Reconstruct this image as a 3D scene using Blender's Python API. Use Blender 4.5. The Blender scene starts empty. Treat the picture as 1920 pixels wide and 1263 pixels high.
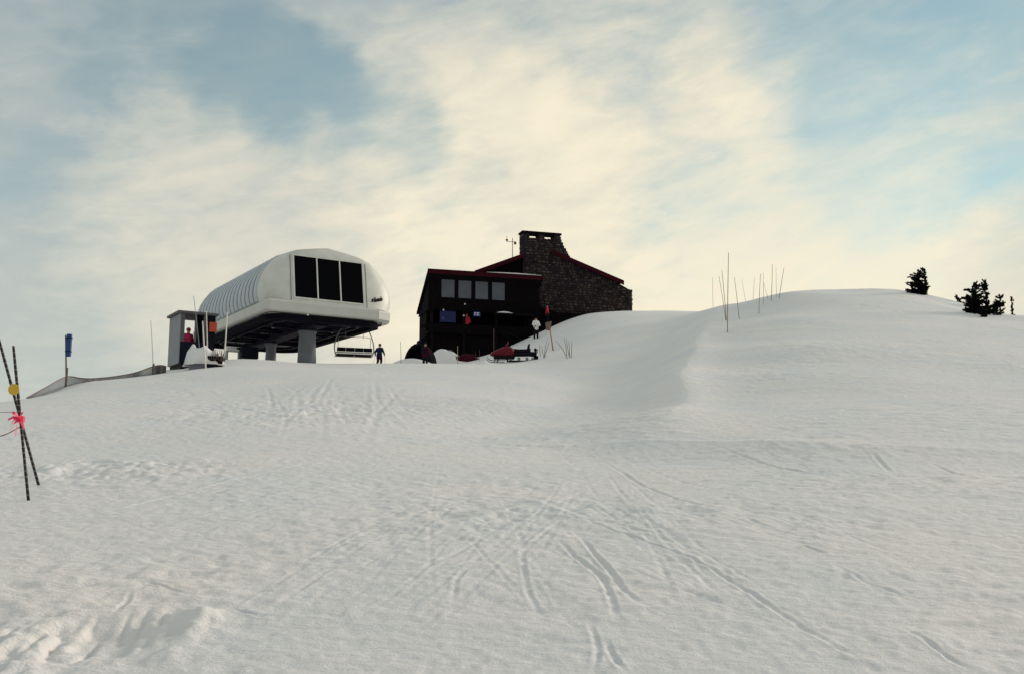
import bpy, bmesh, math, random
import numpy as np
from mathutils import Vector, Matrix
random.seed(7); RNG=np.random.default_rng(11)
scene=bpy.context.scene; COL=scene.collection
# ------------------------------------------------------------------ camera
W0,H0=1920.0,1263.0
F=W0*35/36; PIT=math.radians(8.2); EYE=1.6
CP,SP=math.cos(PIT),math.sin(PIT)
cam=bpy.data.cameras.new('camera'); cam.lens=35; cam.sensor_width=36; cam.clip_end=9000; cam.clip_start=.1
co=bpy.data.objects.new('camera',cam); COL.objects.link(co)
co.location=(0,0,EYE); co.rotation_euler=(math.pi/2+PIT,0,0); scene.camera=co
def ray(u,v):
    x=(u-W0/2)/F; y=(H0/2-v)/F
    d=np.array([x, CP-y*SP, SP+y*CP]); return d/d[1]
def at(u,v,Y):
    d=ray(u,v)*Y; return np.array([d[0],d[1],d[2]+EYE])
# ------------------------------------------------------------------ sky, sun, exposure
SUN_AZ=math.radians(58); SUN_EL=math.radians(18)     # azimuth to the right of +Y
world=bpy.data.worlds.new('World'); scene.world=world; world.use_nodes=True
def make_sky():
    nt=world.node_tree; N=nt.nodes; K=nt.links; N.clear()
    def n(t,**k):
        o=N.new(t)
        for a,b in k.items(): setattr(o,a,b)
        return o
    def link(a,b): K.new(a,b)
    def m(op,a,b=None,clamp=False):
        o=n('ShaderNodeMath',operation=op,use_clamp=clamp)
        for i,q in enumerate((a,b)):
            if q is None: continue
            if isinstance(q,(int,float)): o.inputs[i].default_value=q
            else: link(q,o.inputs[i])
        return o.outputs[0]
    out=n('ShaderNodeOutputWorld'); bg=n('ShaderNodeBackground'); bg.inputs[1].default_value=0.1
    link(bg.outputs[0],out.inputs[0])
    sky=n('ShaderNodeTexSky',sky_type='NISHITA',sun_disc=False,sun_elevation=SUN_EL,sun_rotation=SUN_AZ,air_density=1.0,dust_density=1.2,ozone_density=1.5,altitude=1500)
    tc=n('ShaderNodeTexCoord'); V=tc.outputs['Generated']
    wn=n('ShaderNodeTexNoise'); wn.inputs['Scale'].default_value=3.0; wn.inputs['Detail'].default_value=5
    link(V,wn.inputs['Vector'])
    ws=n('ShaderNodeVectorMath',operation='SUBTRACT'); link(wn.outputs['Color'],ws.inputs[0]); ws.inputs[1].default_value=(.5,.5,.5)
    wm=n('ShaderNodeVectorMath',operation='SCALE'); link(ws.outputs[0],wm.inputs[0]); wm.inputs['Scale'].default_value=.22
    wa=n('ShaderNodeVectorMath',operation='ADD'); link(V,wa.inputs[0]); link(wm.outputs[0],wa.inputs[1])
    wz=n('ShaderNodeVectorMath',operation='NORMALIZE'); link(wa.outputs[0],wz.inputs[0]); VW=wz.outputs[0]
    sx=n('ShaderNodeSeparateXYZ'); link(V,sx.inputs[0])
    z=m('ADD',m('MAXIMUM',sx.outputs[2],0.0),.16)
    px=m('DIVIDE',sx.outputs[0],z); py=m('DIVIDE',sx.outputs[1],z)
    cb=n('ShaderNodeCombineXYZ'); link(px,cb.inputs[0]); link(py,cb.inputs[1])
    def noise(rot,scl,scale,detail,rough,dist,loc=(0,0,0)):
        mp=n('ShaderNodeMapping'); mp.inputs['Rotation'].default_value=(0,0,math.radians(rot)); mp.inputs['Scale'].default_value=scl; mp.inputs['Location'].default_value=loc
        link(cb.outputs[0],mp.inputs[0])
        t=n('ShaderNodeTexNoise'); t.inputs['Scale'].default_value=scale; t.inputs['Detail'].default_value=detail; t.inputs['Roughness'].default_value=rough; t.inputs['Distortion'].default_value=dist
        link(mp.outputs[0],t.inputs['Vector']); return t.outputs['Fac']
    def dnoise(scale,zs,tilt,detail,rough,dist,loc=(0,0,0)):
        """streaks that lie along the horizon"""
        mp=n('ShaderNodeMapping'); mp.inputs['Rotation'].default_value=(0,math.radians(tilt),0); mp.inputs['Location'].default_value=loc
        link(V,mp.inputs[0]); m2=n('ShaderNodeMapping'); m2.inputs['Scale'].default_value=(1,1,zs); link(mp.outputs[0],m2.inputs[0])
        t=n('ShaderNodeTexNoise'); t.inputs['Scale'].default_value=scale; t.inputs['Detail'].default_value=detail; t.inputs['Roughness'].default_value=rough; t.inputs['Distortion'].default_value=dist
        link(m2.outputs[0],t.inputs['Vector']); return t.outputs['Fac']
    n1=dnoise(3.2,2.4,16,8,.55,.35,(.3,.1,.55))
    n2=dnoise(8.0,3.0,13,9,.62,.5,(1.2,0,0))
    n3=dnoise(24.0,2.6,10,6,.6,.3)
    def blob(u,v,r0,r1,src=VW):
        d=ray(u,v); d=d/np.linalg.norm(d)
        dp=n('ShaderNodeVectorMath',operation='DOT_PRODUCT'); link(src,dp.inputs[0]); dp.inputs[1].default_value=tuple(d)
        mr=n('ShaderNodeMapRange',interpolation_type='SMOOTHERSTEP'); link(dp.outputs['Value'],mr.inputs[0])
        mr.inputs[1].default_value=math.cos(math.radians(r1)); mr.inputs[2].default_value=math.cos(math.radians(r0))
        return mr.outputs[0]
    def total(lst):
        g=None
        for (u,v,a,b,w) in lst:
            q=m('MULTIPLY',blob(u,v,a,b),w); g=q if g is None else m('ADD',g,q)
        return g
    # thin places where the blue shows, and the denser plumes
    gap=total([(500,150,0,4.5,.44),(600,195,0,4.5,.46),(730,210,0,4,.40),(430,70,0,5,.34),(330,10,0,7,.24),(600,60,0,5,.2),(1800,40,2,15,.38),(1600,-20,0,10,.34),(1720,260,0,10,.04),(1290,320,0,6,.20),(60,60,0,9,.24),(1120,50,0,7,.24),(900,20,0,7,.22),(1330,60,0,5,.16),(200,430,0,9,.16)])
    add=total([(790,125,0,3,.2),(890,150,0,4,.32),(1000,180,0,4,.34),(1100,215,0,3.5,.26),(1060,340,0,6,.2),(1370,150,0,6,.2),(430,320,0,7,.12)])
    dens=m('ADD',m('MULTIPLY',m('SUBTRACT',n1,.5),.5),m('MULTIPLY',m('SUBTRACT',n2,.5),.8))
    dens=m('ADD',dens,m('MULTIPLY',m('SUBTRACT',n3,.5),.38))
    dens=m('ADD',dens,.80)
    dens=m('ADD',m('SUBTRACT',dens,gap),add)
    lowz=m('SUBTRACT',1.0,m('DIVIDE',m('MAXIMUM',sx.outputs[2],0.0),.26),True)
    dens=m('ADD',dens,m('MULTIPLY',lowz,.45))      # the veil thickens towards the horizon
    dm=n('ShaderNodeMapRange',interpolation_type='SMOOTHSTEP'); link(dens,dm.inputs[0]); dm.inputs[1].default_value=-.05; dm.inputs[2].default_value=1.0; dm.inputs[3].default_value=.36; dm.inputs[4].default_value=.97
    # brighter, warmer cloud towards the veiled light
    warm=m('ADD',m('MULTIPLY',blob(1230,450,1,23,V),.85),m('MULTIPLY',blob(540,370,0,14,VW),.40))
    warm=m('ADD',warm,m('MULTIPLY',add,.38))
    warm=m('ADD',warm,m('MULTIPLY',blob(1650,540,0,17,V),.45))
    warm=m('SUBTRACT',warm,m('MULTIPLY',m('MAXIMUM',sx.outputs[2],0.0),.75))
    warm=m('ADD',warm,.12)
    warm=m('ADD',warm,m('MULTIPLY',m('SUBTRACT',n2,.5),.75))
    warm=m('ADD',warm,m('MULTIPLY',m('SUBTRACT',n3,.5),.5),True)
    cc=n('ShaderNodeMix',data_type='RGBA'); link(warm,cc.inputs['Factor'])
    cc.inputs['A'].default_value=(4.9,5.2,4.9,1); cc.inputs['B'].default_value=(8.9,8.05,6.2,1)
    tint=n('ShaderNodeMix',data_type='RGBA',blend_type='MULTIPLY'); tint.inputs['Factor'].default_value=1
    link(sky.outputs[0],tint.inputs['A']); tint.inputs['B'].default_value=SKY_TINT
    mx=n('ShaderNodeMix',data_type='RGBA'); link(dm.outputs[0],mx.inputs['Factor']); link(tint.outputs['Result'],mx.inputs['A']); link(cc.outputs['Result'],mx.inputs['B'])
    link(mx.outputs['Result'],bg.inputs[0])
SKY_TINT=(.92,1.36,1.10,1)
make_sky()
sd=bpy.data.lights.new('sun','SUN'); sd.energy=2.3; sd.angle=math.radians(15); sd.color=(1,.87,.72)
so=bpy.data.objects.new('sun',sd); COL.objects.link(so); so.location=(60,40,60)
_d=Vector((math.sin(SUN_AZ)*math.cos(SUN_EL),math.cos(SUN_AZ)*math.cos(SUN_EL),math.sin(SUN_EL)))
so.rotation_euler=_d.to_track_quat('Z','Y').to_euler()
vs=scene.view_settings; vs.view_transform='Standard'; vs.look='None'; vs.exposure=0.1; vs.gamma=1; vs.use_curve_mapping=False
scene.render.engine='CYCLES'
# ------------------------------------------------------------------ materials
MATS={}
def mat(name,col,rough=.6,var=.12,scale=4.0,bump=0.0,bscale=20.0,metal=0.0,spec=.4):
    if name in MATS: return MATS[name]
    m=bpy.data.materials.new(name); m.use_nodes=True; nt=m.node_tree; b=nt.nodes['Principled BSDF']
    b.inputs['Roughness'].default_value=rough; b.inputs['Metallic'].default_value=metal; b.inputs['Specular IOR Level'].default_value=spec
    tc=nt.nodes.new('ShaderNodeTexCoord')
    no=nt.nodes.new('ShaderNodeTexNoise'); no.inputs['Scale'].default_value=scale; no.inputs['Detail'].default_value=6
    nt.links.new(tc.outputs['Object'],no.inputs['Vector'])
    mr=nt.nodes.new('ShaderNodeMapRange'); mr.inputs[1].default_value=.25; mr.inputs[2].default_value=.75; mr.inputs[3].default_value=1-var; mr.inputs[4].default_value=1+var
    nt.links.new(no.outputs['Fac'],mr.inputs[0])
    mx=nt.nodes.new('ShaderNodeMix'); mx.data_type='RGBA'; mx.blend_type='MULTIPLY'; mx.inputs['Factor'].default_value=1
    mx.inputs['A'].default_value=(*col,1); nt.links.new(mr.outputs[0],mx.inputs['B'])
    nt.links.new(mx.outputs['Result'],b.inputs['Base Color'])
    if bump>0:
        n2=nt.nodes.new('ShaderNodeTexNoise'); n2.inputs['Scale'].default_value=bscale; n2.inputs['Detail'].default_value=5
        nt.links.new(tc.outputs['Object'],n2.inputs['Vector'])
        bp=nt.nodes.new('ShaderNodeBump'); bp.inputs['Strength'].default_value=1; bp.inputs['Distance'].default_value=bump
        nt.links.new(n2.outputs['Fac'],bp.inputs['Height']); nt.links.new(bp.outputs[0],b.inputs['Normal'])
    MATS[name]=m; return m
mat('white_panel',(.62,.61,.56),.5,.10,1.6)
mat('roof_panel',(.42,.46,.50),.4,.08,1.0)
mat('skirt_white',(.53,.525,.48),.5,.06,1.0)
mat('glass_black',(.002,.002,.003),.3,.1,2.0,spec=.03)
mat('rubber',(.005,.005,.009),.8,.2,spec=.04)
mat('navy_steel',(.006,.006,.018),.6,.2,2.0,spec=.1)
mat('grey_steel',(.17,.18,.21),.5,.12,1.5)
mat('pale_steel',(.42,.42,.43),.4,.1,2)
mat('ceiling_grey',(.8,.8,.8),.7,.1,1)
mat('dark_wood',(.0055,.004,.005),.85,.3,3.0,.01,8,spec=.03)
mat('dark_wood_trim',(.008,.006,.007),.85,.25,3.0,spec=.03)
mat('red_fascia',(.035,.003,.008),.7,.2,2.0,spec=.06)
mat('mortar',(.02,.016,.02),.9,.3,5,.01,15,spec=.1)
mat('blue_cloth',(.004,.008,.065),.7,.2,3)
mat('sign_blue',(.014,.045,.17),.6,.15,3)
mat('sign_white',(.55,.58,.62),.6,.1,3)
mat('red_paint',(.12,.006,.016),.45,.15,4,spec=.15)
mat('orange_red',(.42,.05,.02),.5,.15,4)
mat('black_plastic',(.006,.006,.010),.6,.2,6,spec=.08)
mat('black_cloth',(.010,.009,.016),.85,.2,8,spec=.05)
mat('navy_cloth',(.014,.016,.055),.85,.2,8,spec=.05)
mat('maroon_cloth',(.05,.006,.014),.85,.2,8,spec=.05)
mat('red_cloth',(.55,.03,.05),.8,.15,8)
mat('pink_cloth',(.55,.025,.11),.8,.15,8)
mat('white_cloth',(.72,.70,.66),.8,.1,8)
mat('grey_cloth',(.2,.2,.24),.85,.1,8)
mat('skin',(.5,.3,.22),.6,.08,10)
mat('hair',(.02,.014,.01),.6,.2,20)
mat('bamboo',(.26,.17,.08),.6,.3,6)
mat('bamboo_pale',(.36,.27,.17),.6,.3,6)
mat('stake_orange',(.40,.17,.06),.7,.2,5)
mat('white_pole',(.70,.66,.58),.5,.08,5)
mat('weathered_wood',(.15,.11,.085),.8,.3,6)
mat('net',(.06,.05,.06),.8,.3,4)
mat('rope',(.16,.10,.09),.8,.2,20)
mat('yellow_plastic',(.62,.40,.03),.45,.1,6)
mat('pink_tape',(.85,.07,.16),.6,.1,9)
mat('hut_grey',(.22,.23,.25),.6,.1,1.5)
mat('hut_roof',(.10,.09,.10),.7,.2,3)
mat('needles',(.008,.009,.009),.85,.5,3,spec=.03)
mat('bark',(.03,.022,.018),.9,.4,12)
mat('shelter_dark',(.008,.007,.012),.8,.2,2,spec=.05)
mat('twig',(.09,.06,.05),.8,.3,8)
def band_mat():
    m=bpy.data.materials.new('banded_bamboo'); m.use_nodes=True; nt=m.node_tree; b=nt.nodes['Principled BSDF']; b.inputs['Roughness'].default_value=.6
    tc=nt.nodes.new('ShaderNodeTexCoord'); s=nt.nodes.new('ShaderNodeSeparateXYZ'); nt.links.new(tc.outputs['Object'],s.inputs[0])
    q=nt.nodes.new('ShaderNodeMath'); q.operation='MULTIPLY'; q.inputs[1].default_value=13; nt.links.new(s.outputs[2],q.inputs[0])
    fr=nt.nodes.new('ShaderNodeMath'); fr.operation='FRACT'; nt.links.new(q.outputs[0],fr.inputs[0])
    cr=nt.nodes.new('ShaderNodeValToRGB'); cr.color_ramp.interpolation='LINEAR'
    cr.color_ramp.elements[0].position=.0; cr.color_ramp.elements[0].color=(.006,.005,.008,1)
    cr.color_ramp.elements[1].position=.74; cr.color_ramp.elements[1].color=(.006,.005,.008,1)
    e=cr.color_ramp.elements.new(.82); e.color=(.16,.13,.11,1); e=cr.color_ramp.elements.new(.94); e.color=(.16,.13,.11,1); e=cr.color_ramp.elements.new(.99); e.color=(.006,.005,.008,1)
    nt.links.new(fr.outputs[0],cr.inputs[0]); nt.links.new(cr.outputs[0],b.inputs['Base Color'])
    MATS['banded_bamboo']=m
band_mat()
def stone_mat():
    m=bpy.data.materials.new('field_stone'); m.use_nodes=True; nt=m.node_tree; b=nt.nodes['Principled BSDF']; b.inputs['Roughness'].default_value=.9; b.inputs['Specular IOR Level'].default_value=.15
    g=nt.nodes.new('ShaderNodeNewGeometry'); cr=nt.nodes.new('ShaderNodeValToRGB'); cr.color_ramp.interpolation='CONSTANT'
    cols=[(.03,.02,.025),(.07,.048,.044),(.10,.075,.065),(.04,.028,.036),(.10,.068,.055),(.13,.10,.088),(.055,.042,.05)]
    el=cr.color_ramp.elements; el[0].color=(*cols[0],1); el[1].position=1/7; el[1].color=(*cols[1],1)
    for i in range(2,7): e=el.new(i/7); e.color=(*cols[i],1)
    nt.links.new(g.outputs['Random Per Island'],cr.inputs[0])
    tc=nt.nodes.new('ShaderNodeTexCoord'); no=nt.nodes.new('ShaderNodeTexNoise'); no.inputs['Scale'].default_value=9; no.inputs['Detail'].default_value=6; nt.links.new(tc.outputs['Object'],no.inputs['Vector'])
    mx=nt.nodes.new('ShaderNodeMix'); mx.data_type='RGBA'; mx.blend_type='MULTIPLY'; mx.inputs['Factor'].default_value=.85
    nt.links.new(cr.outputs[0],mx.inputs['A']); nt.links.new(no.outputs['Color'],mx.inputs['B']); nt.links.new(mx.outputs['Result'],b.inputs['Base Color'])
    bp=nt.nodes.new('ShaderNodeBump'); bp.inputs['Distance'].default_value=.03; nt.links.new(no.outputs['Fac'],bp.inputs['Height']); nt.links.new(bp.outputs[0],b.inputs['Normal'])
    MATS['field_stone']=m
stone_mat()
def pane_mat():
    m=bpy.data.materials.new('window_pane'); m.use_nodes=True; nt=m.node_tree; b=nt.nodes['Principled BSDF']
    b.inputs['Base Color'].default_value=(.11,.12,.15,1); b.inputs['Roughness'].default_value=.2; b.inputs['Specular IOR Level'].default_value=.35
    tc=nt.nodes.new('ShaderNodeTexCoord'); no=nt.nodes.new('ShaderNodeTexNoise'); no.inputs['Scale'].default_value=1.3; nt.links.new(tc.outputs['Object'],no.inputs['Vector'])
    cr=nt.nodes.new('ShaderNodeValToRGB'); cr.color_ramp.elements[0].color=(.055,.055,.075,1); cr.color_ramp.elements[1].color=(.11,.12,.14,1); nt.links.new(no.outputs['Fac'],cr.inputs[0]); nt.links.new(cr.outputs[0],b.inputs['Base Color'])
    MATS['window_pane']=m
pane_mat()
def snow_mat():
    m=bpy.data.materials.new('snow'); m.use_nodes=True; nt=m.node_tree; b=nt.nodes['Principled BSDF']
    b.inputs['Roughness'].default_value=.65; b.inputs['Specular IOR Level'].default_value=.25
    tc=nt.nodes.new('ShaderNodeTexCoord'); N=nt.nodes
    def noise(scale,detail,sc=(1,1,1),rough=.6):
        mp=N.new('ShaderNodeMapping'); mp.inputs['Scale'].default_value=sc; nt.links.new(tc.outputs['Object'],mp.inputs[0])
        t=N.new('ShaderNodeTexNoise'); t.inputs['Scale'].default_value=scale; t.inputs['Detail'].default_value=detail; t.inputs['Roughness'].default_value=rough
        nt.links.new(mp.outputs[0],t.inputs['Vector']); return t.outputs['Fac']
    a=noise(.35,6); cr=N.new('ShaderNodeValToRGB'); cr.color_ramp.elements[0].position=.3; cr.color_ramp.elements[1].position=.7
    cr.color_ramp.elements[0].color=(.735,.74,.765,1); cr.color_ramp.elements[1].color=(.83,.785,.765,1)
    nt.links.new(a,cr.inputs[0]); nt.links.new(cr.outputs[0],b.inputs['Base Color'])
    f1=noise(9,7,(.6,1.3,1),.7); f2=noise(45,4)
    ad=N.new('ShaderNodeMath'); ad.operation='MULTIPLY_ADD'; nt.links.new(f2,ad.inputs[0]); ad.inputs[1].default_value=.3; nt.links.new(f1,ad.inputs[2])
    bp=N.new('ShaderNodeBump'); bp.inputs['Strength'].default_value=1; bp.inputs['Distance'].default_value=.03
    nt.links.new(ad.outputs[0],bp.inputs['Height']); nt.links.new(bp.outputs[0],b.inputs['Normal'])
    MATS['snow']=m
snow_mat()
# ------------------------------------------------------------------ mesh helpers
class MB:
    def __init__(s): s.v=[]; s.f=[]
    def add(s,vs,fs):
        o=len(s.v); s.v+= [tuple(float(c) for c in p) for p in vs]; s.f+=[tuple(i+o for i in f) for f in fs]; return s
    def box(s,a,b):
        (x0,y0,z0),(x1,y1,z1)=a,b
        return s.add([(x0,y0,z0),(x1,y0,z0),(x1,y1,z0),(x0,y1,z0),(x0,y0,z1),(x1,y0,z1),(x1,y1,z1),(x0,y1,z1)],
            [(0,3,2,1),(4,5,6,7),(0,1,5,4),(1,2,6,5),(2,3,7,6),(3,0,4,7)])
    def loft(s,rings,caps=True,closed=True):
        n=len(rings[0]); vs=[p for r in rings for p in r]; fs=[]
        for i in range(len(rings)-1):
            for j in range(n if closed else n-1):
                k=(j+1)%n; fs.append((i*n+j,i*n+k,(i+1)*n+k,(i+1)*n+j))
        if caps: fs.append(tuple(range(n))[::-1]); fs.append(tuple((len(rings)-1)*n+j for j in range(n)))
        return s.add(vs,fs)
    def prism(s,poly,axis,a,b):
        """poly of 2d points extruded along axis (0,1,2) from a to b"""
        def mk(p,t): 
            q=[p[0],p[1]]; q.insert(axis,t); return q
        return s.loft([[mk(p,a) for p in poly],[mk(p,b) for p in poly]])
    def tube(s,pts,r,n=8,caps=True):
        pts=[Vector(p) for p in pts]; rs=r if isinstance(r,(list,tuple)) else [r]*len(pts); rings=[]
        ref=None
        for i,p in enumerate(pts):
            t=(pts[min(i+1,len(pts)-1)]-pts[max(i-1,0)]).normalized()
            if ref is None: ref=Vector((0,0,1)) if abs(t.z)<.9 else Vector((1,0,0))
            a=(ref-t*ref.dot(t)).normalized(); b=t.cross(a); ref=a
            rings.append([p+(a*math.cos(2*math.pi*k/n)+b*math.sin(2*math.pi*k/n))*rs[i] for k in range(n)])
        return s.loft(rings,caps)
    def ball(s,c,r,n=10,m=7):
        c=Vector(c); r=(r,r,r) if isinstance(r,(int,float)) else r; rings=[]
        for i in range(m+1):
            a=math.pi*(i/m); a=min(max(a,.02),math.pi-.02)
            rings.append([c+Vector((math.sin(a)*math.cos(2*math.pi*k/n)*r[0],math.sin(a)*math.sin(2*math.pi*k/n)*r[1],-math.cos(a)*r[2])) for k in range(n)])
        return s.loft(rings)
    def build(s,name,material,parent=None,smooth=False,bevel=0.0):
        me=bpy.data.meshes.new(name); me.from_pydata(s.v,[],s.f); me.update()
        bm=bmesh.new(); bm.from_mesh(me); bmesh.ops.recalc_face_normals(bm,faces=bm.faces[:]); bm.to_mesh(me); bm.free()
        o=bpy.data.objects.new(name,me); COL.objects.link(o)
        me.materials.append(MATS[material])
        if smooth:
            me.polygons.foreach_set('use_smooth',[True]*len(me.polygons))
        if bevel>0:
            b=o.modifiers.new('bevel','BEVEL'); b.width=bevel; b.segments=2; b.limit_method='ANGLE'
        if parent is not None: o.parent=parent
        return o
def tag(o,label,cat,group=None,kind=None):
    if label: o['label']=label
    if cat: o['category']=cat
    if group: o['group']=group
    if kind: o['kind']=kind
    return o
def thing(name,label,cat,loc=(0,0,0),rz=0,group=None):
    o=bpy.data.objects.new(name,None); COL.objects.link(o); o.empty_display_size=.3
    o.location=tuple(float(c) for c in loc); o.rotation_euler=(0,0,rz); return tag(o,label,cat,group)
# ------------------------------------------------------------------ terrain
COLS={
-700:[(1225,6),(935,13),(870,20),(900,30),(960,45),(1000,70)],
-250:[(1225,6),(935,13),(845,19),(812,24),(800,29),(830,40),(900,60)],
0:[(1225,6),(938,13),(838,20),(786,26),(752,36),(775,45),(850,60),(930,85)],
125:[(840,20),(770,30),(740,38),(716,46),(736,55),(800,80)],
205:[(936,13),(838,20),(764,30),(732,38),(714,47),(728,57),(790,80)],
290:[(1225,6),(935,13),(836,20),(758,30),(728,38),(712,44),(701,51),(709,60),(760,80)],
430:[(832,20),(756,30),(714,40),(690,47),(673,53),(681,60),(690,70),(720,85)],
560:[(1225,6),(935,13),(831,20),(755,30),(710,40),(687,50),(680,56),(684,62),(690,75),(700,92),(760,115)],
760:[(935,13),(831,20),(755,30),(710,40),(687,50),(680,56),(684,62),(688,75),(694,92),(700,100),(760,118)],
900:[(1225,6),(831,20),(755,30),(711,40),(688,50),(681,57),(683,63),(676,75),(670,88),(682,102),(740,122)],
1010:[(935,13),(832,20),(757,30),(715,40),(693,50),(680,59),(661,70),(638,80),(624,88),(640,102),(700,122)],
1060:[(1225,6),(695,50),(666,60),(640,70),(612,80),(602,88)],
1100:[(832,20),(764,30),(724,40),(694,50),(656,61),(622,72),(596,82),(588,89)],
1160:[(935,13),(768,30),(729,40),(696,50),(650,60),(617,70),(592,80),(585,89),(592,100),(650,130)],
1250:[(1225,6),(850,18),(760,27),(692,40),(656,52),(625,64),(600,76),(583,88),(590,100),(650,130)],
1340:[(930,12.5),(830,19),(748,28),(690,36),(645,45),(613,54),(592,62),(575,73),(588,86),(650,115)],
1410:[(745,27),(690,34),(650,41),(600,52),(580,60),(566,68),(580,85)],
1480:[(1225,6),(930,12),(830,18),(760,25),(700,32),(645,40),(594,50),(545,61),(549,67),(575,85),(640,115)],
1540:[(645,39),(593,50),(547,61),(551,68)],
1600:[(930,12),(830,18),(760,24),(700,31),(645,39),(592,50),(549,62),(555,70),(600,95)],
1700:[(1225,6),(930,12),(830,18),(760,24),(700,31),(642,40),(590,50),(552,60),(546,66),(556,76)],
1790:[(830,18),(760,24),(700,31),(645,39),(606,48),(577,56),(563,62),(575,75)],
1845:[(650,38),(612,47),(599,52),(593,57),(604,65)],
1920:[(1225,6),(930,12),(830,18),(760,24),(700,31),(650,39),(612,47),(591,55),(600,65)],
2150:[(700,31),(640,42),(605,52),(615,65)],
2600:[(1225,6),(930,12),(830,18),(700,31),(660,42),(660,55),(690,70)],
}
EXTRA=[(0,0,0),(-6,0,-.1),(6,0,.15),(0,-15,-1.2),(-30,-15,-3),(30,-15,1),(-60,10,-9),(70,20,1),(-70,60,-12),(90,70,4),
(-60,110,-8),(-30,120,0),(0,130,4),(40,130,6),(80,120,4),(0,-60,-6),(-80,-60,-14),(80,-60,-4)]
def build_rbf():
    P=[];Z=[]
    for u,l in COLS.items():
        for v,Y in l:
            p=at(u,v,Y); P.append((p[0],p[1])); Z.append(p[2])
    for x,y,z in EXTRA: P.append((x,y)); Z.append(z)
    P=np.array(P); Z=np.array(Z)-knoll(P[:,0],P[:,1])
    d2=((P[:,None]-P[None])**2).sum(-1)
    K=np.where(d2>0,.5*d2*np.log(d2+1e-12),0)
    n=len(P); A=np.zeros((n+3,n+3)); A[:n,:n]=K+np.eye(n)*LAM
    A[:n,n]=1; A[:n,n+1:]=P; A[n,:n]=1; A[n+1:,:n]=P.T
    b=np.zeros(n+3); b[:n]=Z
    return P,np.linalg.solve(A,b)
LAM=2.5
EDGE=np.array([at(u,v,Y)[:2] for u,v,Y in [(960,862,16.5),(1060,850,17.5),(1140,832,19.5),(1190,800,24),(1222,735,31),(1246,682,41),(1298,603,59),(1340,572,73),(1400,552,86)]])
def edge_dist(x,y):
    """signed distance, positive on the knoll side (right)"""
    best=np.full(np.shape(x),1e9); sg=np.zeros(np.shape(x)); tt=np.zeros(np.shape(x))
    for i in range(len(EDGE)-1):
        a,b=EDGE[i],EDGE[i+1]; d=b-a; L=(d*d).sum()
        t=np.clip(((x-a[0])*d[0]+(y-a[1])*d[1])/L,0,1)
        qx,qy=x-a[0]-t*d[0],y-a[1]-t*d[1]
        r=np.hypot(qx,qy); m=r<best
        best=np.where(m,r,best); sg=np.where(m,np.sign(d[1]*qx-d[0]*qy),sg); tt=np.where(m,i+t,tt)
    return best*sg,tt/(len(EDGE)-1)
def knoll(x,y):
    d,t=edge_dist(x,y)
    h=np.sin(np.clip((t-.13)/.84,0,1)*np.pi)**1.8*1.4
    d=d+.10*np.sin(x*.55+y*.31)+.08*np.sin(y*.9-x*.4)
    s=np.clip((d+3.6)/5.0,0,1); s=s*s*(3-2*s)
    lip=.14*np.exp(-((d-.9)/1.0)**2)
    return h*(s*np.exp(-np.clip(d-1,0,None)/9)+lip*.7)
RP=None
def H(x,y):
    global RP
    if RP is None: RP=build_rbf()
    P,w=RP
    x=np.asarray(x,float); y=np.asarray(y,float); sh=x.shape
    x=x.ravel(); y=y.ravel(); out=np.empty(len(x))
    for i in range(0,len(x),20000):
        a=x[i:i+20000]; b=y[i:i+20000]
        r2=np.hypot(a,b)
        k=np.where(r2>140,140/np.maximum(r2,1e-9),1)
        ac,bc=a*k,b*k
        d2=(ac[:,None]-P[:,0])**2+(bc[:,None]-P[:,1])**2
        z=(.5*d2*np.log(d2+1e-12))@w[:-3]+w[-3]+w[-2]*ac+w[-1]*bc
        out[i:i+20000]=z-np.clip(r2-140,0,None)*.22
    out+=knoll(x,y)
    return out.reshape(sh)
def hit(u,v,ymax=140):
    """first point of the snow surface seen at a pixel of the photograph"""
    Y=np.exp(np.linspace(math.log(4),math.log(ymax),900)); d=ray(u,v)
    z=EYE+d[2]*Y; h=H(d[0]*Y,Y); k=np.nonzero(z<=h)[0]
    i=k[0] if len(k) else int(np.argmin(z-h))
    return np.array([d[0]*Y[i],Y[i],h[i]])
def vnoise(x,y,seed):
    """smooth value noise"""
    xi=np.floor(x).astype(np.int64); yi=np.floor(y).astype(np.int64); fx=x-xi; fy=y-yi
    fx=fx*fx*fx*(fx*(fx*6-15)+10); fy=fy*fy*fy*(fy*(fy*6-15)+10)
    def h(a,b):
        n=(a*374761393+b*668265263+seed*974634777)&0xffffffff
        n=((n^(n>>13))*1274126177)&0xffffffff; n=n^(n>>16)
        return (n&0xffff)/32767.5-1
    a=h(xi,yi); b=h(xi+1,yi); c=h(xi,yi+1); d=h(xi+1,yi+1)
    return (a+(b-a)*fx)+((c+(d-c)*fx)-(a+(b-a)*fx))*fy
def sstep(a,b,x):
    t=np.clip((x-a)/(b-a),0,1); return t*t*(3-2*t)
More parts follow.
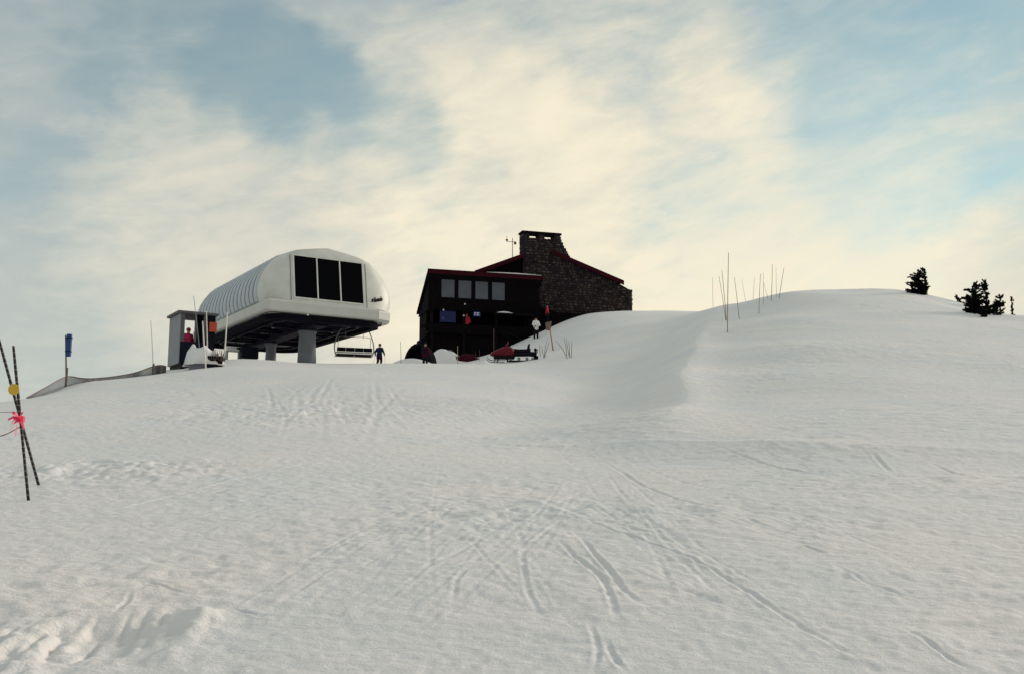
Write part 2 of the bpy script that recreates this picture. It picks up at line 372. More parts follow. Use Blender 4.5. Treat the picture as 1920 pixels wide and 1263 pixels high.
# ski and sledge tracks, traced over the snow: (pixels, depth, width)
TRACKS=[
 ([(1130,862),(1200,903),(1270,938),(1340,957),(1420,962)],.045,.10),
 ([(1040,965),(1130,995),(1230,1028),(1330,1070),(1420,1125),(1500,1175),(1570,1215),(1650,1258)],.05,.075),
 ([(1050,960),(1140,985),(1245,1015),(1350,1060),(1440,1112)],.03,.06),
 ([(1085,1010),(1120,1052),(1150,1085),(1180,1120),(1215,1140)],.06,.06),
 ([(1045,1018),(1085,1055),(1125,1085),(1140,1110),(1156,1155)],.06,.055),
 ([(1105,1165),(1120,1215),(1112,1263)],.04,.05),
 ([(1135,1195),(1150,1230),(1172,1275)],.05,.05),
 ([(980,1040),(985,1090),(1000,1130),(1040,1172)],.04,.05),
 ([(1050,985),(990,1030),(975,1060)],.03,.06),
 ([(960,985),(880,1030),(790,1070),(700,1095)],.035,.07),
 ([(860,990),(800,1020),(700,1045)],.025,.08),
 ([(900,1060),(860,1085),(850,1125)],.03,.06),
 ([(1330,835),(1400,858),(1480,878),(1560,885),(1650,893)],.05,.12),
 ([(1560,880),(1650,893),(1720,900),(1780,915)],.04,.12),
 ([(1637,850),(1655,870),(1672,884)],.06,.10),
 ([(1750,868),(1790,885),(1808,892)],.05,.12),
 ([(1650,800),(1760,812),(1900,830)],.04,.16),
 ([(1400,800),(1500,815),(1640,825)],.03,.2),
 ([(1270,945),(1360,965),(1440,990),(1500,1010)],.03,.08),
 ([(1490,1020),(1550,1040)],.05,.08),
 ([(1690,1180),(1760,1220),(1820,1263)],.05,.08),
 ([(1560,1060),(1640,1100),(1740,1135)],.035,.07),
 ([(760,830),(600,865),(400,915),(200,965),(0,1000)],.03,.12),
 ([(820,850),(640,900),(430,955),(250,985)],.025,.10),
 ([(700,880),(520,925),(300,990)],.02,.09),
 ([(470,810),(560,780),(640,760)],.03,.15),
 ([(520,830),(535,780),(515,740)],.03,.15),
 ([(645,740),(640,775),(660,800)],.03,.2),
 ([(330,905),(385,898)],.06,.12),
 ([(275,1092),(310,1102),(350,1112)],.10,.07),
 ([(210,1150),(235,1130),(245,1110)],.05,.05),
 ([(430,1140),(480,1150),(530,1152)],.06,.06),
 ([(330,1130),(250,1145),(100,1155),(0,1165)],.04,.07),
]
def fan_tracks():
    rg=random.Random(41); out=[]
    def curve(p,q,bend,n=6):
        (u0,v0),(u1,v1)=p,q; nx,ny=-(v1-v0),(u1-u0); l=math.hypot(nx,ny)
        return [(u0+(u1-u0)*k/n+nx/l*bend*math.sin(math.pi*k/n),v0+(v1-v0)*k/n+ny/l*bend*math.sin(math.pi*k/n)) for k in range(n+1)]
    for i in range(34):                                   # fan spreading down the slope
        u0=rg.uniform(820,1180); v0=rg.uniform(840,1000); e=rg.uniform(-1,1)
        out.append((curve((u0,v0),(u0+e*700+rg.uniform(-120,120),rg.uniform(1130,1250)),rg.uniform(-40,40)),rg.uniform(.006,.016),rg.uniform(.05,.09)))
    for i in range(22):                                   # traverses on the right slope
        u0=rg.uniform(1150,1500); v0=rg.uniform(790,960)
        out.append((curve((u0,v0),(u0+rg.uniform(250,480),v0+rg.uniform(10,110)),rg.uniform(-15,25)),rg.uniform(.008,.018),rg.uniform(.06,.12)))
    for i in range(18):                                   # traverses on the left slope
        u0=rg.uniform(450,900); v0=rg.uniform(800,940)
        out.append((curve((u0,v0),(u0-rg.uniform(300,520),v0+rg.uniform(40,130)),rg.uniform(-20,20)),rg.uniform(.006,.016),rg.uniform(.06,.12)))
    for i in range(14):                                   # turns below the terminal
        u0=rg.uniform(430,760); v0=rg.uniform(705,740)
        out.append((curve((u0,v0),(u0+rg.uniform(-120,80),v0+rg.uniform(50,120)),rg.uniform(-25,25)),rg.uniform(.02,.04),rg.uniform(.16,.3)))
    return out
TRACKS+=fan_tracks()
def seg_dist(x,y,P):
    best=np.full(len(x),1e9); tt=np.zeros(len(x)); L=0; tot=sum(np.hypot(*(P[i+1]-P[i])) for i in range(len(P)-1))
    for i in range(len(P)-1):
        a,b=P[i],P[i+1]; d=b-a; l=np.hypot(*d)
        t=np.clip(((x-a[0])*d[0]+(y-a[1])*d[1])/(l*l+1e-9),0,1)
        r=np.hypot(x-a[0]-t*d[0],y-a[1]-t*d[1]); m=r<best
        best[m]=r[m]; tt[m]=(L+t[m]*l)/tot; L+=l
    return best,tt
def catmull(P,n=6):
    P=[P[0]]+list(P)+[P[-1]]; out=[]
    for i in range(1,len(P)-2):
        for k in range(n):
            t=k/n; p0,p1,p2,p3=P[i-1],P[i],P[i+1],P[i+2]
            out.append(.5*((2*p1)+(-p0+p2)*t+(2*p0-5*p1+4*p2-p3)*t*t+(-p0+3*p1-3*p2+p3)*t**3))
    out.append(P[-2]); return out
PATCH={}
def detail(x,y,near):
    """small relief of the snow: drifts, wind ripple, tracks and trodden places"""
    r=np.hypot(x,y); z=np.zeros(len(x))
    fade=np.clip(1-(r-60)/60,0.0,1)
    z+=.07*vnoise(x*.2+3,y*.2,1)*sstep(4,14,r)*fade
    z+=.012*vnoise(x*.6,y*.75,2)*fade
    z+=.006*vnoise(x*1.1+y*.25,y*2.6-x*.5,3)*fade
    rip=sstep(-1,5,x-.05*y)                     # wind ripple on the right slope
    z+=(.005+.013*rip)*vnoise(x*2.2+y*.4,y*6.5-x*.9,4)*fade*(.3+.7*sstep(-.3,.5,vnoise(x*.3,y*.3,9)))
    z+=.006*vnoise(x*7,y*8,5)*(r<45)
    z+=.004*vnoise(x*17,y*15,6)*(r<25)
    rough=sstep(.15,.7,vnoise(x*.35,y*.28,12))*(r<70)
    z+=rough*(.012*vnoise(x*2.7,y*3.1,13)+.010*vnoise(x*6.1,y*6.6,14))
    # trodden patches: centre pixel, radii in metres, strength
    for (u,v,rx,ry,s,sd) in [(200,885,1.9,1.5,1.0,21),(110,880,1.2,1.4,.8,22),(320,890,1.0,.9,.6,23),(330,1080,.8,.8,.5,24),(880,960,1.6,1.6,.55,25),(700,1010,1.4,1.2,.4,26),(1100,960,1.5,1.5,.5,27),(560,770,4.5,5,.8,28),(960,780,4,6,.25,29),(1180,1100,1.2,1.2,.4,30),(1650,900,2,2,.4,31)]:
        c=PATCH.setdefault((u,v),None)
        if c is None: c=PATCH[(u,v)]=hit(u,v)
        d=((x-c[0])/rx)**2+((y-c[1])/ry)**2; w=np.exp(-d*1.1)*s; k=w>.01
        xx,yy=x[k],y[k]
        z[k]+=w[k]*(.035*vnoise(xx*2.6,yy*2.2,sd)+.035*np.abs(vnoise(xx*4.4+yy,yy*3.9,sd+40))+.014*vnoise(xx*10,yy*10,sd+80)-.01)
    # ploughed furrows at the near left corner
    k=(np.abs(y-6.4)<2.6)&(x<0.2)&(x>-7)
    xx,yy=x[k],y[k]; ax=xx+(yy-6.5)*.21
    m=sstep(-1.75,-2.5,xx-(yy-6.5)*.4)*sstep(7.15,6.6,yy+.3*vnoise(xx*2.2,yy*0,51))*sstep(3.6,4.6,yy)
    fur=vnoise(ax*3.6,yy*.6,52); fur2=vnoise(ax*9,yy*1.6,53)
    z[k]+=m*(.085*fur+.045*np.abs(fur2)+.018*vnoise(xx*14,yy*9,54)-.03)
    p0,p1=PATCH.setdefault('a',None),None
    if p0 is None: PATCH['a']=(hit(388,1152)[:2],hit(305,1240)[:2])
    p0,p1=PATCH['a']
    d,t=seg_dist(xx,yy,np.array([p0,p1])); z[k]+=.06*np.exp(-(d/.10)**2)*(1-.5*t)*(.7+.5*vnoise(xx*6,yy*6,55))
    for P,dep,wid in TRACK_W:
        lo=P.min(0)-1; hi=P.max(0)+1; yy=float(P[:,1].mean()); nf=min(1,max(.3,yy/15)); wid=np.maximum(wid*.34,.03)*nf**.6; dep=dep*.42*nf**.5
        k=np.nonzero((x>lo[0])&(x<hi[0])&(y>lo[1])&(y<hi[1])&near)[0]
        if not len(k): continue
        d,t=seg_dist(x[k],y[k],P); d=d+.15*wid*vnoise(x[k]*3,y[k]*3,61)
        e=np.sin(np.clip(t,0.0,1)*math.pi)**.8*(.7+.3*vnoise(t*9,t*0+dep*1000,62))
        z[k]+=e*dep*(-np.exp(-(d/wid)**2)+.45*np.exp(-((d-1.9*wid)/(.8*wid))**2))
    return z
TRACK_W=[]
def build_ground():
    for px,dep,wid in TRACKS:
        P=np.array(catmull(np.array([hit(min(max(u,-60),1980),min(v,1258))[:2] for u,v in px])))
        TRACK_W.append((P,dep,wid))
        if wid<.1 and dep<.03 and dep>.012:                             # the other ski
            d=np.gradient(P,axis=0); d/=np.linalg.norm(d,axis=1)[:,None]+1e-9
            TRACK_W.append((P+np.stack([-d[:,1],d[:,0]],-1)*(.22+.06*np.sin(np.linspace(0,5,len(P))))[:,None],dep*.7,wid*.9))
    az=np.concatenate([np.radians(np.linspace(-180,-34,50,endpoint=False)),np.radians(np.linspace(-34,34,980,endpoint=False)),np.radians(np.linspace(34,180,50,endpoint=False))])
    rr=np.concatenate([np.linspace(.3,4,18,endpoint=False),np.exp(np.linspace(math.log(4),math.log(115),940,endpoint=False)),np.exp(np.linspace(math.log(115),math.log(5000),40))])
    A,Rr=np.meshgrid(az,rr); x=(np.sin(A)*Rr).ravel(); y=(np.cos(A)*Rr).ravel()
    near=(np.abs(A.ravel())<.6)&(Rr.ravel()<80)
    z=H(x,y)
    k=Rr.ravel()<140
    z[k]+=detail(x[k],y[k],near[k])
    x=np.append(x,0);y=np.append(y,0);z=np.append(z,float(H(np.array([0.]),np.array([0.]))[0]))
    n,m=len(rr),len(az)
    I=np.arange(n*m).reshape(n,m); J=np.roll(I,-1,axis=1)
    q=np.stack([I[:-1],J[:-1],J[1:],I[1:]],-1).reshape(-1,4)[:,::-1]
    tri=np.stack([I[0],J[0],np.full(m,n*m)],-1)
    me=bpy.data.meshes.new('snow_ground'); nv=len(x); nl=q.size+tri.size
    me.vertices.add(nv); me.vertices.foreach_set('co',np.stack([x,y,z],-1).astype(np.float32).ravel())
    me.loops.add(nl); me.loops.foreach_set('vertex_index',np.concatenate([q.ravel(),tri.ravel()]).astype(np.int32))
    npoly=len(q)+len(tri); me.polygons.add(npoly)
    ls=np.concatenate([np.arange(len(q))*4,q.size+np.arange(len(tri))*3]).astype(np.int32)
    me.polygons.foreach_set('loop_start',ls)
    me.polygons.foreach_set('use_smooth',np.ones(npoly,bool)); me.update(calc_edges=True); me.validate()
    me.materials.append(MATS['snow'])
    o=bpy.data.objects.new('snow_ground',me); COL.objects.link(o); o['kind']='structure'
build_ground()
def gz(x,y):
    X=np.array([float(x)]); Y=np.array([float(y)])
    return float((H(X,Y)+detail(X,Y,np.array([True])))[0])
def hitg(u,v):
    p=hit(u,v); p[2]=gz(p[0],p[1]); return p
# ------------------------------------------------------------------ chairlift terminal
def v3(p): return Vector([float(c) for c in p])
TYAW=math.radians(33)
def build_terminal():
    C=at(500,581,55); g0=gz(C[0],C[1])
    T=thing('lift_terminal','white chairlift terminal on two pillars with ribbed roof and three black front windows','lift terminal',(C[0],C[1],g0),TYAW)
    Z=C[2]-g0; WD=7.65; LB=15.4; h=WD/2
    half=[(h-.14,.70),(h-.10,.86),(h-.02,1.1),(h-.0,1.45),(h-.06,1.9),(h-.2,2.35),(h-.45,2.78),(h-.78,3.22),(h-1.2,3.58),(h-1.75,3.80),(h-2.5,3.95),(h-3.2,4.06),(0.0,4.15)]
    RS=1.16
    prof=[(h-w,c) for w,c in half]+[(h+w*RS,c) for w,c in half[-2::-1]]
    b0=1.75; n=17; st=(LB-1.3-b0)/n
    for i in range(n):                      # arched roof panels, each bulging a little between its seams
        mb=MB(); rings=[]
        for k in range(7):
            t=k/6; off=.055*math.sin(math.pi*t)**.6; b=b0+(i+.012+t*.976)*st
            drop=0
            rings.append([(h+(a-h)*(1+off/h),b,Z+.70+(c-.70)*(1+off/3.3)) for a,c in prof])
        mb.loft(rings,caps=False,closed=False)
        o=mb.build('roof_panel','roof_panel',T,smooth=True); s=o.modifiers.new('s','SOLIDIFY'); s.thickness=.04; s.offset=-1
        if i>0:
            ms=MB(); b=b0+i*st; ms.loft([[(h+(a-h)*1.004,b-.03,Z+c-.01) for a,c in prof],[(h+(a-h)*1.010,b,Z+c+.03) for a,c in prof],[(h+(a-h)*1.004,b+.03,Z+c-.01) for a,c in prof]],caps=False,closed=False)
            ms.build('seam','grey_steel',o)
    def cap(name,front):
        mb=MB(); rows=[]
        NS=7
        for w,c in half:
            lean=.17*(c) if front else .0
            fw=min(2.28,w*.93); row=[]
            tot=1.75
            pl=[]
            for k in range(NS+1):
                t=k/NS; a=t*math.pi/2
                pl.append((fw+(w-fw)*math.sin(a)**.85, lean+(b0+.004-lean)*(1-math.cos(a))**.9))
            pts=[(-x,b) for x,b in pl[::-1]]+[(fw+(x-fw)*((w*RS-fw)/max(w-fw,1e-6)) if x>fw else x,b*.8+(lean*.2)) for x,b in pl]
            for x,b in pts:
                bb=b if front else LB-(b*.75)
                row.append((h+x,bb,Z+c))
            rows.append(row)
        mb.loft(rows,caps=False,closed=False)
        o=mb.build(name,'white_panel',T,smooth=True)
        return o
    fc=cap('front_cap',True); cap('rear_cap',False)
    # front windows and their frame
    def fp(a,c,out=.0): return (a,.17*c-out,Z+c)
    wx=[(1.70,3.04),(3.13,4.47),(4.56,5.94)]
    for a0,a1 in wx:
        mb=MB(); q=[fp(a0,.95,.03),fp(a1,.95,.03),fp(a1,3.43,.03),fp(a0,3.43,.03)]; q2=[fp(a0,.95,-.05),fp(a1,.95,-.05),fp(a1,3.43,-.05),fp(a0,3.43,-.05)]
        mb.loft([q2,q]); mb.build('window','glass_black',T)
    mb=MB()
    def bar(a0,c0,a1,c1,o=.055): mb.loft([[fp(a0,c0,-.02),fp(a1,c0,-.02),fp(a1,c1,-.02),fp(a0,c1,-.02)],[fp(a0,c0,o),fp(a1,c0,o),fp(a1,c1,o),fp(a0,c1,o)]])
    bar(1.60,.86,6.04,.945); bar(1.60,3.435,6.04,3.51); bar(1.60,.945,1.695,3.435); bar(5.945,.945,6.04,3.435); bar(3.045,.945,3.125,3.435); bar(4.475,.945,4.555,3.435)
    mb.build('window_frame','white_panel',T,bevel=.01)
    # maker's mark on the right chamfer: small emblem and a slanting dark word-like strip
    from mathutils.bvhtree import BVHTree
    bv=BVHTree.FromPolygons([v.co.copy() for v in fc.data.vertices],[tuple(q.vertices) for q in fc.data.polygons])
    Mi=(Matrix.Translation(Vector((C[0],C[1],g0)))@Matrix.Rotation(TYAW,4,'Z')).inverted()
    eye=Mi@Vector((0,0,EYE))
    def onc(u,v,off=.02):
        q=Mi@Vector([float(t) for t in at(u,v,60)]); d=(q-eye).normalized(); hpt,nn,_,_=bv.ray_cast(eye,d)
        if hpt is None: return q
        if nn.dot(d)>0: nn=-nn
        return hpt+nn*off
    mm=MB(); me_=MB()
    def glyph(dst,u,v,w,hh): 
        sk=hh*.15
        P=[(u,v),(u+w,v-w*.16),(u+w+sk,v-w*.16-hh),(u+sk,v-hh)]
        dst.loft([[onc(a,b,-.03) for a,b in P],[onc(a,b,.025) for a,b in P]])
    glyph(me_,696.5,566.5,3.2,5.5); me_.build('emblem','maroon_cloth',T)
    u=700.6
    for w,hh in [(2.3,9),(1.9,5.5),(1.9,5.5),(2.2,6.5),(1.9,5.5),(1.0,9),(2.6,5.5)]:
        glyph(mm,u,567.2-(u-700.6)*.16,w,hh); u+=w+.35
    mm.build('maker_mark','black_plastic',T)
    for a in (1.46,6.18):
        ms=MB().loft([[fp(a-.02,c,-.03),fp(a+.02,c,-.03),fp(a+.02,c,.012),fp(a-.02,c,.012)] for c in (.72,2,3.45)]); ms.build('panel_seam','grey_steel',T)
    # skirt: lip ledge, upright face, tucked-in foot
    def plan(inset,b_in=0,ch=.5,nch=2):
        x0,x1=inset,WD+.55-inset; y0,y1=b_in,LB-inset*.5
        cr=1.3+max(inset,0)*2
        return [(x0,y0+ch*.5),(x0+ch*.12,y0+ch*.12),(x0+ch*.5,y0),(x1-cr,y0),(x1-cr*.3,y0+cr*.3),(x1,y0+cr),(x1,y1-ch),(x1-ch,y1),(x0+ch,y1),(x0,y1-ch)]
    rings=[[(x,y,Z+c) for x,y in plan(i,b,ch)] for i,b,c,ch in [(.22,.2,.0,.8),(.06,.05,.04,.6),(.0,0,.10,.5),(-.02,-.01,.53,.5),(.0,.0,.60,.5),(.15,.15,.72,.62)]]
    mb=MB(); mb.loft(rings,caps=False); o=mb.build('skirt','skirt_white',T)
    # rail loop under the skirt
    def rrect(x0,x1,y0,y1,r,rb,k=10):
        out=[]
        for cx,cy,a0,rr in [(x0+r,y0+r,180,r),(x1-r,y0+r,270,r),(x1-rb,y1-rb,0,rb),(x0+rb,y1-rb,90,rb)]:
            for i in range(k+1):
                a=math.radians(a0+90*i/k); out.append((cx+rr*math.cos(a),cy+rr*math.sin(a)))
        return out
    def loop(name,ins,wd,c0,c1,material,r=2.3):
        A=rrect(ins,WD-ins,ins*.6,LB-ins,r,1.6); B=rrect(ins+wd,WD-ins-wd,ins*.6+wd,LB-ins-wd,max(r-wd,.3),1.6-wd*.8)
        mb=MB(); mb.loft([[(x,y,Z+c0) for x,y in A],[(x,y,Z+c1) for x,y in A],[(x,y,Z+c1) for x,y in B],[(x,y,Z+c0) for x,y in B],[(x,y,Z+c0) for x,y in A]],caps=False)
        return mb.build(name,material,T)
    loop('conveyor_rail',.30,.42,-.38,-.06,'rubber',1.1)
    loop('inner_guide',1.2,.16,-.30,-.12,'navy_steel',1.4)
    mb=MB().box((.3,1.4,Z+.10),(WD+.1,LB-.5,Z+.14)); mb.build('underside','ceiling_grey',T)
    mb=MB().box((h-.42,1.3,Z-.42),(h+.42,LB-1.2,Z+.097)); mb.build('main_beam','navy_steel',T,bevel=.03)
    for b in (2.0,4.6,7.2,9.8,12.2):
        mb=MB().box((.75,b-.13,Z-.22),(h-.424,b+.13,Z+.095)); mb.box((h+.424,b-.13,Z-.22),(WD-.75,b+.13,Z+.095)); mb.build('cross_beam','navy_steel',T,bevel=.02)
    for a0,b0_,a1,b1_ in [(1,2.2,h-.4,4.4),(WD-1,2.2,h+.4,4.4),(1,7.4,h-.4,9.6),(WD-1,7.4,h+.4,9.6)]:
        MB().tube([(a0,b0_,Z-.05),(a1,b1_,Z-.05)],.08,6).build('brace','navy_steel',T)
    # return wheel lying under the front, drive boxes
    mb=MB(); R2=2.35; ring=[(1.0,-.12),(1.0,.12),(.94,.12),(.92,0),(.94,-.12)]
    mb.loft([[(h+R2*q*math.cos(2*math.pi*k/36),3.3+R2*q*math.sin(2*math.pi*k/36),Z-.08+zz) for k in range(36)] for q,zz in ring+ring[:1]],caps=False)
    for k in range(8):
        a=k*math.pi/4; mb.tube([(h+.3*math.cos(a),3.3+.3*math.sin(a),Z-.08),(h+R2*.93*math.cos(a),3.3+R2*.93*math.sin(a),Z-.08)],.06,6)
    mb.build('return_wheel','navy_steel',T)
    for a,b in [(1.6,6.2),(5.4,5.8),(2.0,10.9)]:
        mb=MB().box((a,b,Z-.18),(a+.9,b+.6,Z+.093)); mb.tube([(a+.45,b-.45,Z-.1),(a+.45,b,Z-.1)],.15,10); mb.build('drive_motor','rubber',T,bevel=.02)
    for a,b,hh in [(1.1,3.2,.8),(1.1,8.8,1.0),(6.2,9.0,.9)]:
        MB().tube([(a,b,Z-.1),(a,b,Z-.1-hh)],.03,6).build('sensor_rod','rubber',T)
    # pillars standing in the snow
    for b,r0,r1 in [(3.55,.56,.49),(10.0,.36,.32)]:
        c=Vector((C[0],C[1],0))+Matrix.Rotation(TYAW,3,'Z')@Vector((h,b,0)); gg=gz(c.x,c.y)-g0
        mb=MB(); rings=[]
        for zz,r in [(gg-.5,r0),(gg+.2,r0),(Z-.6,r1),(Z-.56,r1+.08),(Z-.44,r1+.08)]:
            rings.append([(h+r*math.cos(2*math.pi*k/28),b+r*math.sin(2*math.pi*k/28),zz) for k in range(28)])
        mb.loft(rings); o=mb.build('pillar','grey_steel',T,smooth=False)
        o.data.polygons.foreach_set('use_smooth',[len(p.vertices)==4 for p in o.data.polygons])
    return C,Z,g0
TC,TZ,TG=build_terminal()
def tloc(a,b,c):
    p=Vector((TC[0],TC[1],TC[2]))+Matrix.Rotation(TYAW,3,'Z')@Vector((a,b,c)); return p
# ------------------------------------------------------------------ chair hanging at the right rail
def build_chair():
    p=tloc(6.75,3.06,0); s=at(664,666,p.y)
    Tn=thing('chairlift_chair','empty four-seat chairlift chair with dark seat hanging beside the terminal','chairlift chair',(s[0],s[1],s[2]),TYAW-math.radians(14))
    def arc(pts): 
        P=[np.array(q,float) for q in pts]; return [tuple(q) for q in catmull(P,5)]
    mb=MB(); mb.tube(arc([(-1.14,0,0),(-1.22,0,.35),(-1.2,0,.75),(-1.05,0,1.25),(-.88,0,1.56),(-.7,0,1.66),(0,0,1.68),(.7,0,1.66),(.88,0,1.56),(1.05,0,1.2),(1.2,0,.7),(1.22,0,.3),(1.14,0,0)]),.036,8)
    mb.build('bail_frame','grey_steel',Tn,smooth=True)
    mb=MB().tube(arc([(0,0,1.68),(0,.1,2.2),(0,.05,2.7)]),.04,8); mb.box((-.1,-.12,2.6),(.1,.2,2.8)); mb.build('hanger','grey_steel',Tn)
    for k in range(4):
        x0=-1.1+k*.55
        mb=MB().prism([(-.12,.0),(.34,-.05),(.36,.02),(-.12,.09)],0,x0+.004,x0+.546); mb.build('seat','black_plastic',Tn,bevel=.02)
        mb=MB().prism([(-.13,.22),(-.08,.22),(-.16,.47),(-.21,.46)],0,x0+.004,x0+.546); mb.build('backrest','black_plastic',Tn,bevel=.02)
    mb=MB().tube([(-1.14,-.13,.15),(1.14,-.13,.15)],.045,8); mb.tube([(-1.14,.36,-.04),(1.14,.36,-.04)],.03,8); mb.tube([(-1.14,0,0),(-1.14,-.13,.15)],.03,6); mb.tube([(1.14,0,0),(1.14,-.13,.15)],.03,6)
    for x in (-1.14,-.0,1.14): mb.tube([(x,-.13,.15),(x,-.05,-.04),(x,.36,-.05)],.022,6)
    mb.build('seat_frame','pale_steel',Tn)
    mb=MB().tube(arc([(-1.0,.05,.5),(-1.0,.0,.9),(-.9,.02,1.13),(0,.02,1.14),(.9,.02,1.13),(1.0,0,.9),(1.0,.05,.5)]),.016,6); mb.build('restraint_bar','grey_steel',Tn)
    for x in (-.55,.55): MB().tube([(x,.02,1.66),(x,.02,1.16),(x,.1,1.10)],.015,6).build('footrest','grey_steel',Tn)
build_chair()
# ------------------------------------------------------------------ people
def body_mesh(name,caps,voxel=.028):
    """caps: (p0,r0,p1,r1,material): fused to one continuous skin"""
    mb=MB(); mats=[]
    for p0,r0,p1,r1,mt in caps:
        if mt not in mats: mats.append(mt)
        a,b=Vector(p0),Vector(p1)
        mb.tube([a,b],[r0,r1],12); mb.ball(a,r0,12,8); mb.ball(b,r1,12,8)
    me=bpy.data.meshes.new('tmp'); me.from_pydata(mb.v,[],mb.f); ob=bpy.data.objects.new('tmp',me); COL.objects.link(ob)
    r=ob.modifiers.new('r','REMESH'); r.mode='VOXEL'; r.voxel_size=voxel
    s=ob.modifiers.new('s','SMOOTH'); s.factor=.5; s.iterations=3
    dg=bpy.context.evaluated_depsgraph_get(); dg.update(); new=bpy.data.meshes.new_from_object(ob.evaluated_get(dg)); new.name=name
    bpy.data.objects.remove(ob); 
    n=len(new.polygons); ce=np.empty(n*3); new.polygons.foreach_get('center',ce); ce=ce.reshape(-1,3)
    best=np.full(n,1e9); idx=np.zeros(n,int)
    for p0,r0,p1,r1,mt in caps:
        a,b=np.array(p0,float),np.array(p1,float); d=b-a; L=(d*d).sum()+1e-9
        t=np.clip(((ce-a)@d)/L,0,1); q=np.linalg.norm(ce-a-t[:,None]*d,axis=1)-(r0+(r1-r0)*t)
        m=q<best; best[m]=q[m]; idx[m]=mats.index(mt)
    new.materials.clear()
    for m_ in mats: new.materials.append(MATS[m_])
    new.polygons.foreach_set('material_index',idx.astype(np.int32)); new.polygons.foreach_set('use_smooth',np.ones(n,bool)); new.update()
    return new
def hand(mb,w,d,side):
    """palm and five bent fingers from wrist w along direction d"""
    w=Vector(w); d=Vector(d).normalized(); s=Vector((side,0,0)); s=(s-d*s.dot(d)).normalized(); nrm=d.cross(s)
    c=w+d*.05; mb.tube([w-d*.03,w+d*.02,w+d*.085],[.038,.045,.042],8)
    for k,(o,l) in enumerate([(-.03,.065),(-.01,.078),(.012,.074),(.032,.058)]):
        p=w+d*.08+nrm*o; q=p+d*l*.6-s*.006; r=q+d*l*.3-s*.03
        mb.tube([p,q,r],[.0125,.012,.009],6)
    p=w+d*.03-nrm*.035; mb.tube([p,p+d*.03-nrm*.03,p+d*.065-nrm*.035],[.014,.013,.010],6)
def person(label,loc,rz,jacket,trousers,hat,gloves='black_cloth',boots='black_plastic',pose='stand',group=None,scale=1.0,arms=None,lean=0.0):
    P=thing('person',label,'person',loc,rz,group); P.scale=(scale,)*3
    # facing -Y
    kb=.0
    if pose=='ski': hip=.86; knee=(.46,-.12); ank=(.1,.02)
    else: hip=.92; knee=(.50,-.03); ank=(.1,.01)
    ly=-math.sin(lean); lz=math.cos(lean)
    def up(h,x=0,y=0): return (x,ly*h+y,hip+lz*h)
    caps=[]
    for s in (-1,1):
        caps+=[((s*.10,0,hip-.02),.105,(s*.13,knee[1],knee[0]),.075,trousers),((s*.13,knee[1],knee[0]),.075,(s*.14,ank[1],ank[0]+.15),.065,trousers),
               ((s*.14,ank[1],ank[0]+.14),.068,(s*.14,ank[1]-.01,ank[0]-.04),.06,boots),((s*.14,ank[1],ank[0]-.04),.055,(s*.15,ank[1]-.17,ank[0]-.05),.045,boots)]
        sh=up(.50,s*.185); 
        el,wr=(arms or {}).get(s,((s*.30,.02,hip+.24),(s*.32,-.12,hip+.02)))
        caps+=[(sh,.075,el,.062,jacket),(el,.06,wr,.047,jacket)]
        caps.append((up(.50,s*.05),.09,sh,.08,jacket))
    caps=[(p,r*1.28,q,r2*1.28,mt) for p,r,q,r2,mt in caps]
    caps+=[(up(-.06,-.06),.16,up(-.06,.06),.16,jacket),(up(.1,-.06),.165,up(.1,.06),.165,jacket),(up(.34,-.08),.16,up(.34,.08),.16,jacket),(up(.0),.14,up(.42),.15,jacket),
           (up(.52),.07,up(.62),.06,'skin'),(up(.70,0,-.01),.085,up(.78,0,0),.10,'skin'),(up(.735,0,-.09),.02,up(.715,0,-.115),.014,'skin'),(up(.74,.095,.0),.02,up(.72,.1,0),.018,'skin'),(up(.74,-.095,.0),.02,up(.72,-.1,0),.018,'skin')]
    me=body_mesh('person_body',caps); o=bpy.data.objects.new('body',me); COL.objects.link(o); o.parent=P
    mb=MB(); hc=Vector(up(.80,0,.005)); rings=[]
    for a,k in [(0.0,1.0),(.25,1.0),(.6,.83),(.9,.5),(1.0,.12)]:
        rings.append([hc+Vector((.112*k*math.cos(2*math.pi*j/14),.122*k*math.sin(2*math.pi*j/14),a*.12-.005)) for j in range(14)])
    rings.insert(0,[hc+Vector((.116*math.cos(2*math.pi*j/14),.126*math.sin(2*math.pi*j/14),-.04)) for j in range(14)])
    mb.loft(rings); mb.build('hat',hat,P,smooth=True)
    mb=MB(); fc=Vector(up(.755,0,-.085)); mb.loft([[fc+Vector((x,-.025+.9*x*x*3,z)) for x in (-.08,-.04,0,.04,.08)]+[fc+Vector((x,.01+.9*x*x*3,z)) for x in (.08,.04,0,-.04,-.08)] for z in (-.025,.03)]); mb.build('goggles','glass_black',P)
    mb=MB(); m0=Vector(up(.672,0,-.087)); mb.tube([m0+Vector((-.03,.008,0)),m0,m0+Vector((.03,.008,0))],.006,5); mb.build('mouth','maroon_cloth',P)
    for s in (-1,1):
        el,wr=(arms or {}).get(s,((s*.30,.02,hip+.24),(s*.32,-.12,hip+.02)))
        mb=MB(); hand(mb,wr,Vector(wr)-Vector(el),s); mb.build('glove',gloves,P)
    return P
def skis(P,mt,poles=True,armw=None):
    for s in (-1,1):
        mb=MB(); mb.loft([[(s*.14-.045,-1.0,.11),(s*.14+.045,-1.0,.11),(s*.14+.045,-1.0,.12),(s*.14-.045,-1.0,.12)],[(s*.14-.05,-.8,.02),(s*.14+.05,-.8,.02),(s*.14+.05,-.8,.035),(s*.14-.05,-.8,.035)],[(s*.14-.035,0,.015),(s*.14+.035,0,.015),(s*.14+.035,0,.04),(s*.14-.035,0,.04)],[(s*.14-.045,.85,.015),(s*.14+.045,.85,.015),(s*.14+.045,.85,.03),(s*.14-.045,.85,.03)]])
        tag(mb.build('ski',mt,P),None,None)
